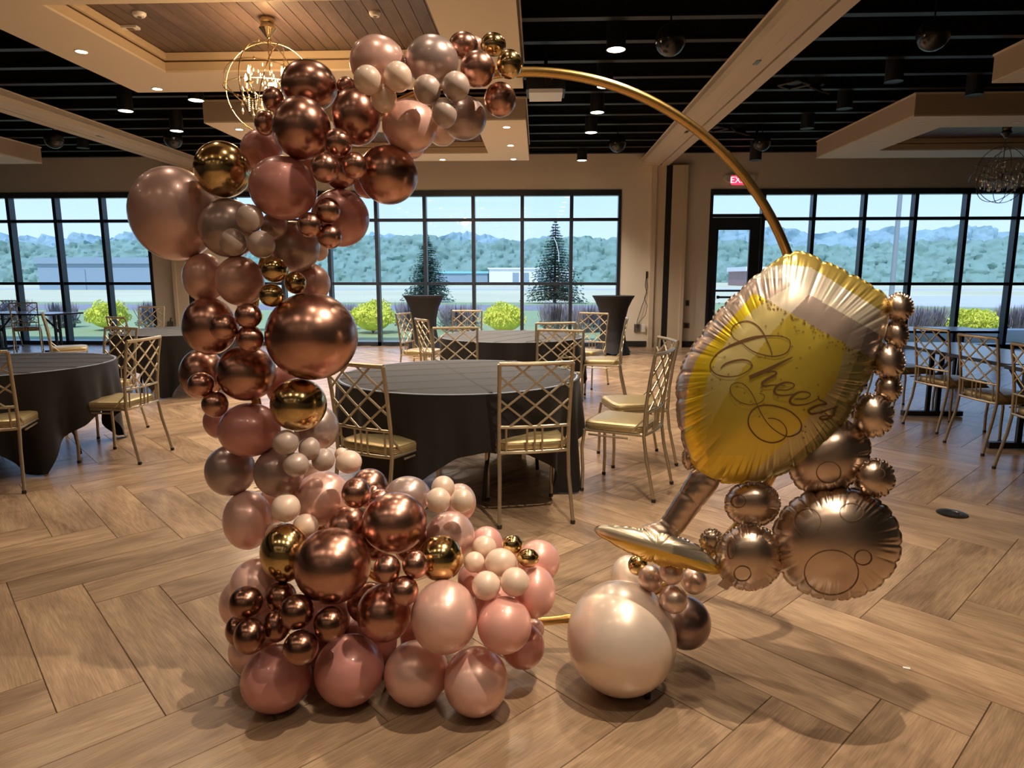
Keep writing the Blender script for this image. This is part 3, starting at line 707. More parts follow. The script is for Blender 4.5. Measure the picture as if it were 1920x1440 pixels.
chair(3.72, 4.78, -88, 'dark gold chair cut off by the right edge of the view')
chair(3.95, 7.30, -78, 'dark gold chair at the right tables mostly hidden behind the foil bubbles')

def round_table(x, y, corner_deg, tlab, clab, R=.83, S=1.175, H_=.755):
    root = empty('round_table', (x, y, 0), math.radians(corner_deg), label=tlab, cat='table')
    b = MB(); b.lathe([(.001, H_ - .028), (R - .005, H_ - .028), (R - .001, H_ - .015), (R - .005, H_ - .004), (.001, H_ - .004)], 48); b.build('tabletop', M['table_top'], root)
    for s in (-1, 1):
        b = MB(); b.tube([(s * .42, -.40, 0.015), (s * .42, -.38, .18), (s * .40, -.28, .40), (s * .36, -.10, .56), (s * .34, 0, .60), (s * .36, .10, .56), (s * .40, .28, .40), (s * .42, .38, .18), (s * .42, .40, 0.015)], .014, 8)
        b.tube([(s * .34, 0, .60), (s * .34, 0, H_ - .03)], .014, 8); b.tube([(s * .34, -.05, .60), (s * .08, 0, H_ - .03)], .009, 6)
        b.build('leg', M['table_black'], root, smooth=True)
    # cloth
    n = 200; rows = 16; V = []; F_ = []
    for k in range(12):
        q = R * k / 12
        for j in range(n):
            a = 2 * PI * j / n; V.append((q * math.cos(a), q * math.sin(a), H_))
    for k in range(rows + 1):
        for j in range(n):
            a = 2 * PI * j / n
            # square cloth, corner at angle 0 (local x axis)
            aa = a + PI / 4; rs = S / max(abs(math.cos(aa)), abs(math.sin(aa))); drop = rs - R
            t = k / rows; dcorner = abs(((a + PI / 4) % (PI / 2)) - PI / 4) / (PI / 4)     # 0 at corner, 1 mid
            z = H_ - .006 - t * drop
            fold = (1 - dcorner) ** 1.5
            amp = t * (.022 + .055 * fold)
            rr = R + .008 + amp * math.sin(a * 14 + 1.2 * math.sin(3 * a)) + .012 * t * math.sin(31 * a + x) + .02 * t - .05 * t * fold
            if z < .012: rr += (.012 - z) * .35; z = .012 + .002 * math.sin(20 * a)
            V.append((rr * math.cos(a), rr * math.sin(a), z))
    tot = 12 + rows + 1
    for k in range(tot - 1):
        for j in range(n): F_.append((k * n + j, k * n + (j + 1) % n, (k + 1) * n + (j + 1) % n, (k + 1) * n + j))
    me = bpy.data.meshes.new('tablecloth'); me.from_pydata(V, [], F_); me.materials.append(M['cloth']); smooth_auto(me, 50)
    cl = link('tablecloth', me, None, loc=(x, y, 0), rot=(0, 0, math.radians(corner_deg)), label=clab, cat='tablecloth')
    # pressed fold lines standing slightly proud of the top
    for k, off in enumerate((-.56, -.28, .0, .28, .56)):
        for ax in (0, 1):
            L_ = math.sqrt(R * R - off * off) * .985
            if ax == 1 and abs(off) > .1: continue
            b = MB(); wv = .012
            d = lambda p, w, z: (p * math.cos(PI / 4) - w * math.sin(PI / 4), p * math.sin(PI / 4) + w * math.cos(PI / 4), z) if ax == 0 else (p * math.cos(PI / 4 + PI / 2) - w * math.sin(PI / 4 + PI / 2), p * math.sin(PI / 4 + PI / 2) + w * math.cos(PI / 4 + PI / 2), z)
            b.add([d(-L_, off - wv, H_), d(L_, off - wv, H_), d(-L_, off, H_ + .0045), d(L_, off, H_ + .0045), d(-L_, off + wv, H_), d(L_, off + wv, H_)], [(0, 1, 3, 2), (2, 3, 5, 4)])
            b.build('crease', M['cloth_top'], cl)
round_table(-.55, 4.60, -25, 'round banquet table in the centre under a black cloth', 'black cloth with pressed creases draped over the central round table')
round_table(-.31, 7.72, 15, 'round banquet table farther back in the middle under a black cloth', 'black cloth on the farther middle round table')
round_table(-4.26, 5.02, -38, 'round banquet table cut by the left edge under a black cloth', 'black cloth on the round table at the left edge, showing an arched leg')
round_table(-4.52, 8.35, 10, 'round banquet table behind the left chairs under a black cloth', 'black cloth on the farther left round table beside the balloon column')

def cocktail(x, y, lab, cl_lab):
    Hc = 1.075
    root = empty('cocktail_table', (x, y, 0), .5, label=lab, cat='table')
    b = MB(); b.lathe([(.001, Hc - .03), (.375, Hc - .03), (.38, Hc - .015), (.375, Hc), (.001, Hc)], 40); b.build('tabletop', M['table_black'], root)
    b = MB(); b.tube([(0, 0, .05), (0, 0, Hc - .03)], .03, 12); b.build('pole', M['table_black'], root)
    b = MB()
    for k in range(4): a = PI / 2 * k; b.tube([(0, 0, .06), (.33 * math.cos(a), .33 * math.sin(a), .015)], .014, 8)
    b.build('base', M['table_black'], root)
    V = []; F_ = []; n = 64; rows = 30
    for k in range(rows + 1):
        t = k / rows; z = Hc + .004 - t * (Hc + .0)
        rr = np.interp(t, [0, .06, .2, .4, .6, .8, 1], [.392, .35, .28, .232, .226, .262, .35])
        for j in range(n):
            a = 2 * PI * j / n; q = rr * (1 + .10 * max(t - .35, 0) * math.cos(4 * a)); V.append((q * math.cos(a), q * math.sin(a), max(z, .004) + (.02 * t ** 6 * (1 - math.cos(4 * a)))))
    for k in range(rows):
        for j in range(n): F_.append((k * n + j, k * n + (j + 1) % n, (k + 1) * n + (j + 1) % n, (k + 1) * n + j))
    F_.append(tuple(range(n)))
    me = bpy.data.meshes.new('spandex_cover'); me.from_pydata(V, [], F_); me.materials.append(M['spandex']); smooth_auto(me, 50)
    cl = link('spandex_cover', me, None, loc=(x, y, 0), rot=(0, 0, .5), label=cl_lab, cat='table cover')
    b = MB(); b.lathe([(.392, Hc + .0), (.398, Hc + .004), (.392, Hc + .008)], 48, cap=False); b.build('hem', M['spandex'], cl, smooth=True)
cocktail(-2.17, 12.65, 'tall cocktail table left of centre against the middle windows', 'black stretch cover on the left tall cocktail table, in front of the windows')
cocktail(1.39, 12.55, 'tall cocktail table at the right end of the middle windows', 'black stretch cover on the right tall cocktail table, by the wall')

def rect_table(x, y, deg, lab, L_=1.83, W_=.76):
    root = empty('folding_table', (x, y, 0), math.radians(deg), label=lab, cat='table')
    b = MB(); b.span((-W_ / 2 + .01, -L_ / 2 + .01, .725), (W_ / 2 - .01, L_ / 2 - .01, .745)); b.build('tabletop', M['table_top'], root)
    b = MB(); b.span((-W_ / 2, -L_ / 2, .715), (-W_ / 2 + .01, L_ / 2, .744)); b.span((W_ / 2 - .01, -L_ / 2, .715), (W_ / 2, L_ / 2, .744)); b.span((-W_ / 2 + .01, -L_ / 2, .715), (W_ / 2 - .01, -L_ / 2 + .01, .744)); b.span((-W_ / 2 + .01, L_ / 2 - .01, .715), (W_ / 2 - .01, L_ / 2, .744)); b.build('edge_band', M['table_black'], root)
    for s in (-1, 1):
        yy = s * (L_ / 2 - .25); b = MB()
        b.box((0, yy, .03), (.60, .06, .05)); b.box((-.05, yy, .38), (.04, .03, .68)); b.box((.05, yy, .38), (.04, .03, .68)); b.build('leg', M['table_black'], root)
        b = MB(); b.tube([(0, yy, .42), (0, yy - s * .35, .715)], .016, 6); b.tube([(0, yy - s * .06, .40), (0, yy + s * .02, .40)], .03, 6); b.build('brace', M['table_black'], root)
rect_table(4.08, 6.28, 0, 'pale folding table with black edge at the right, behind the dark gold chairs')
rect_table(4.02, 4.40, 0, 'pale folding table nearest at the right edge of the view')
rect_table(4.95, 9.1, 90, 'pale folding table farther back at the right, near the windows')
rect_table(-9.9, 12.6, 80, 'pale folding table near the left windows')

# ------------------------------------------------------------------ outdoors
b = MB(); b.span((-60, 14.06, -.16), (60, 15.6, -.06)); b.build('concrete_walk', M['concrete'], kind='structure')
b = MB(); b.span((-400, 14.0, -.5), (400, 600, -.17)); b.build('ground', M['field'], kind='structure')
b = MB(); b.span((-200, 15.6, -.168), (200, 41, -.10)); b.build('lawn', M['lawn'], kind='structure')
b = MB(); b.span((-30, 31, -.099), (4.5, 37, -.09)); b.build('mulch_bed', M['mulch'], kind='structure')
# curved road at right
b = MB(); pts = []
for i in range(33): a = PI * (.5 + i / 32); pts.append((34 + 14 * math.cos(a) * 1.3, 44 + 12 * math.sin(a)))
b.prism([(120, 56)] + pts + [(120, 32)], -.1, -.06); b.build('road', M['asphalt'], kind='structure')
b = MB(); b.span((-140, 85, -.17), (160, 92, -.05)); b.build('far_road', M['asphalt'], kind='structure')
b = MB(); b.span((5.2, 15.8, -.1), (40, 16.3, .22)); b.build('low_kerb_wall', M['concrete'], kind='structure')

def leaf_ball(mb, c, rx, ry, rz, n, s, rnd, up=False):
    for _ in range(n):
        v = Vector((rnd.gauss(0, 1), rnd.gauss(0, 1), rnd.gauss(0, 1))).normalized() * rnd.uniform(.75, 1.05)
        if v.z < -.35: v.z *= -.5
        p = Vector((c[0] + v.x * rx, c[1] + v.y * ry, c[2] + v.z * rz)); q = Euler((rnd.uniform(0, 6), rnd.uniform(0, 6), rnd.uniform(0, 6))).to_matrix()
        k = s * rnd.uniform(.6, 1.3)
        mb.add([p + q @ Vector((-k, 0, 0)), p + q @ Vector((0, -k * .45, 0)), p + q @ Vector((k, 0, 0)), p + q @ Vector((0, k * .45, 0))], [(0, 1, 2, 3)])
def shrub(name, x, y, w, h, mt, lab, seed, cat='shrub', group=None):
    rnd = random.Random(seed); root = empty(name, (x, y, -.1), label=lab, cat=cat, group=group)
    b = MB(); b.lathe([(max(w * .42 * math.sin(PI * i / 10), .01), h * .5 - h * .42 * math.cos(PI * i / 10)) for i in range(11)], 16, cap=False)
    leaf_ball(b, (0, 0, h * .5), w * .5, w * .5, h * .5, 1500, .045 * max(w, .8), rnd)
    for _ in range(14):
        a = rnd.uniform(0, 6.28); leaf_ball(b, (math.cos(a) * w * .3, math.sin(a) * w * .3, h * rnd.uniform(.6, .95)), w * .16, w * .16, h * .18, 60, .04, rnd)
    b.build('foliage', mt, root)
    b = MB()
    for k in range(5): a = k * 1.26; b.tube([(0, 0, 0), (math.cos(a) * w * .15, math.sin(a) * w * .15, h * .4)], .012, 5)
    b.build('stem', M['bark'], root)
def px_ground(px, py, z):
    t = Vector(((px - 960) / F_PX, 1, -(py - 720) / F_PX)); d = Euler((-PITCH, 0, YAW), 'XYZ').to_matrix() @ t
    k = (z - CAM_H) / d.z; return d.x * k, d.y * k
for i, (px, py, w, h, lab) in enumerate(((205, 619, 1.15, .78, 'yellow-green shrub outside the left windows'), (700, 625, 1.2, .85, 'yellow-green shrub outside the middle windows, right of the huge copper balloon'),
        (946, 626, 1.15, .80, 'yellow-green shrub outside the middle windows, behind the far middle table'), (1823, 634, 1.12, .72, 'yellow-green shrub outside the right windows'), (455, 620, 1.1, .75, 'yellow-green shrub outside, hidden behind the balloon column'))):
    x, y = px_ground(px, py, -.1); shrub('yellow_shrub', x, y, w, h, M['yellow_leaf'], lab, i)
TUFT = ['the middle windows, just right of the balloon column', 'the middle windows, behind the left tall cocktail table', 'the middle windows, left of the farther chair back', 'the middle windows, below the taller spruce', 'the middle windows, left of the right tall cocktail table', 'the left windows, right of the yellow shrub', 'the left windows, left of the yellow shrub', 'the left windows at the very left edge', 'the right windows, directly right of the foil bubbles', 'the right windows at the right edge, beyond the yellow shrub', 'the right windows, between foil bubbles and yellow shrub', 'the right windows, hidden behind the foil glass rim', 'the right windows, hidden behind the upper left of the foil glass']
def tuft(x, y, w, h, lab, seed):
    rnd = random.Random(seed); root = empty('purple_grass_tuft', (x, y, -.1), label=lab, cat='plant', group='purple stemmed plants along the windows')
    b = MB()
    for _ in range(420):
        a = rnd.uniform(0, 6.28); q = rnd.random() ** .5 * w * .3; ln = h * rnd.uniform(.6, 1.05); tx, ty = math.cos(a) * (q + w * .22 * rnd.random()), math.sin(a) * (q + w * .22 * rnd.random()); k = .007
        b.add([(math.cos(a) * q - k, math.sin(a) * q, 0), (math.cos(a) * q + k, math.sin(a) * q, 0), (tx + k, ty, ln * .8), (tx, ty + .01, ln), (tx - k, ty, ln * .8)], [(0, 1, 2, 3, 4)])
    b.build('stems', M['lavender'], root)
    b = MB(); leaf_ball(b, (0, 0, h * .22), w * .45, w * .45, h * .22, 500, .04, rnd); b.build('leaves', M['shrub'], root)
for i, (px, py) in enumerate(((640, 618), (775, 619), (862, 620), (1040, 621), (1100, 622), (300, 618), (120, 614), (30, 612), (1700, 630), (1895, 633), (1735, 628), (1560, 624), (1480, 622))):
    x, y = px_ground(px, py, -.1); tuft(x, y, 1.0 + .2 * (i % 3), .78 + .07 * (i % 2), 'purple-stemmed shrub outside ' + TUFT[i], 40 + i)
def conifer(x, y, h, w, lab, seed, light=False):
    rnd = random.Random(seed); root = empty('spruce_tree', (x, y, -.1), label=lab, cat='tree')
    b = MB(); b.tube([(0, 0, 0), (0, 0, h * .95)], [.11, .02], 8); b.build('trunk', M['bark'], root)
    b = MB(); tiers = 30
    for t in range(tiers):
        f = t / (tiers - 1); z = h * (.07 + .91 * f); rad = w * .5 * (1 - f) ** .85 + .05
        for k in range(max(5, int(34 * (1 - f) + 8))):
            a = rnd.uniform(0, 6.28); L_ = rad * rnd.uniform(.7, 1.12); dz = -.12 * L_ + rnd.uniform(-.05, .05)
            d = Vector((math.cos(a), math.sin(a), 0)); n = Vector((-math.sin(a), math.cos(a), 0))
            for sgi in range(5):
                q = (sgi + .6) / 5 * L_; c0 = d * q + Vector((0, 0, z + dz * q / max(L_, .01))); wv = .24 * (1 - .5 * sgi / 5) * (.5 + rad / w)
                for s in (-1, 1):
                    tip = c0 + n * s * wv * 1.1 + d * wv * .5 + Vector((0, 0, rnd.uniform(-.9, .35) * wv))
                    b.add([c0 - d * wv * .5, c0 + d * wv * .5, tip], [(0, 1, 2)])
    b.build('foliage', M['conifer'], root)
x, y = px_ground(1040, 568, -.1); conifer(x, y, 4.85, 3.9, 'spruce tree outside the middle windows, taller one on the right', 1)
b = MB(); lt = b.tube([(x - .12, y - 1.2, 3.7), (x + .05, y - 1.35, 3.3), (x + .16, y - 1.5, 2.8), (x + .18, y - 1.6, 2.3)], .02, 6); b.build('hanging_ribbon', M['white'], label='thin white ribbon hanging on the taller spruce', cat='ribbon')
x, y = px_ground(803, 565, -.1); conifer(x, y, 4.25, 3.3, 'spruce tree outside the middle windows, left one behind the cocktail table', 2)
from mathutils import noise as mnoise
def forest(name, y0_, x0_, x1_, base, amp, cell, depth, mt, lab, seed):
    """one continuous tree canopy: a bank of rounded crowns rising away from the viewer"""
    nx, nz = 760, 34; V = []; F_ = []
    for i in range(nx):
        x = x0_ + (x1_ - x0_) * i / (nx - 1)
        top = base + amp * (math.sin(x * .021 + seed) + .6 * math.sin(x * .053 + seed * 2) + .3 * math.sin(x * .13))
        for k in range(nz):
            t = k / (nz - 1); z = top * t ** .8; y = y0_ + depth * t
            d = mnoise.voronoi(Vector((x / cell, z / cell * 1.1, seed)))[0][0]; d2 = mnoise.voronoi(Vector((x / cell * 3, z / cell * 3, seed + 5)))[0][0]
            n = mnoise.fractal(Vector((x * .9, z * .9, seed)), 1.0, 2.0, 3)
            puff = (1 - min(d, 1) ** 2) * cell * .85 + (1 - min(d2, 1)) * cell * .38 + n * .5
            V.append((x + n * .3, y - puff, max(z + puff * .55 * t, 0)))
    for i in range(nx - 1):
        for k in range(nz - 1): a = i * nz + k; F_.append((a, a + nz, a + nz + 1, a + 1))
    b = MB(); b.add(V, F_); b.build(name, mt, label=lab, cat='trees', kind='stuff', smooth=True)
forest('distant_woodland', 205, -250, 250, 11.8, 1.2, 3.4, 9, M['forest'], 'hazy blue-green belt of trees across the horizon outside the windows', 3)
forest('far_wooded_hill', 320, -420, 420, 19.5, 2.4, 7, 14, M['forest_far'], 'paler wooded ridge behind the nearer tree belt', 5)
# buildings
def building(name, x0_, x1_, y, h, d, mt, roof, lab, doors=(), roof_h=.5):
    root = empty(name, ((x0_ + x1_) / 2, y, -.17), label=lab, cat='building'); w = x1_ - x0_
    b = MB(); b.span((-w / 2, 0, 0), (w / 2, d, h)); b.build('wall', mt, root)
    b = MB(); b.span((-w / 2 - .3, -.3, h), (w / 2 + .3, d + .3, h + roof_h)); b.build('roof', roof, root)
    for q in doors: b = MB(); b.span((-w / 2 + q * w, -.08, 0), (-w / 2 + q * w + 1.4, 0, 2.6)); b.build('garage_door', M['bld_grey'], root)
building('white_warehouse', -11, 7.6, 150, 3.4, 14, M['bld_white'], M['bld_white'], 'long white building beyond the field, between the two spruces', (.28, .4, .58, .72), .3)
building('teal_roofed_shed', -24.5, -12, 158, 2.5, 10, M['bld_grey'], M['bld_teal'], 'low building with a teal roof behind the left spruce', (.6,))
building('brick_building', 38, 54, 125, 2.7, 12, M['bld_brick'], M['bld_white'], 'brick building with a white roof band seen through the glass door', (.2,), .8)
building('grey_house', -64, -48, 84, 3.3, 12, M['bld_grey'], M['bld_grey'], 'blue-grey building outside the left windows', (.3,), .8)
root = empty('light_pole', (15.4, 30, -.1), label='tall grey light pole outside the right windows', cat='pole')
b = MB(); b.tube([(0, 0, 0), (0, 0, 9)], [.11, .08], 10); b.build('shaft', M['pole'], root, smooth=True)
b = MB(); b.lathe([(.001, 0), (.26, 0), (.26, .6), (.001, .6)], 16); b.build('footing', M['concrete'], root)
# ------------------------------------------------------------------ balloons
def balloon_mesh(kind, n=44, rows=30):
    b = MB(); prof = []
    for i in range(rows + 1):
        t = PI * (i / rows) * .965; r = math.sin(t); y = -math.cos(t)
        if y > 0: r *= 1 - .10 * y ** 2; y *= 1.10
        prof.append((max(r, .002), y))
    rl, yl = prof[-1]
    prof += [(.055, yl + .03), (.035, yl + .06), (.06, yl + .075), (.05, yl + .10), (.002, yl + .10)]
    b.lathe(prof, n, (0, 0, 0), 'y', cap=False)
    return b.mesh('balloon_' + kind.lower(), BM[kind], smooth=False)
BMESH = {}
for k in BM:
    me = balloon_mesh(k); me.polygons.foreach_set('use_smooth', [True] * len(me.polygons)); me.name = 'balloon'; BMESH[k] = me
def balloon(kind, x, y, z, rx, rz, lab):
    o = link('balloon', BMESH[kind], None, loc=(x, y, z), label=lab, cat='balloon', group='balloons of the garland on the gold hoop')
    d = Vector((x, y, z - CAM_H)).normalized()
    yaw = math.atan2(-d.x, d.y); pitch = math.asin(d.z)
    o.rotation_euler = (pitch, 0, yaw); o.scale = (rx, (rx * rz) ** .5, rz)
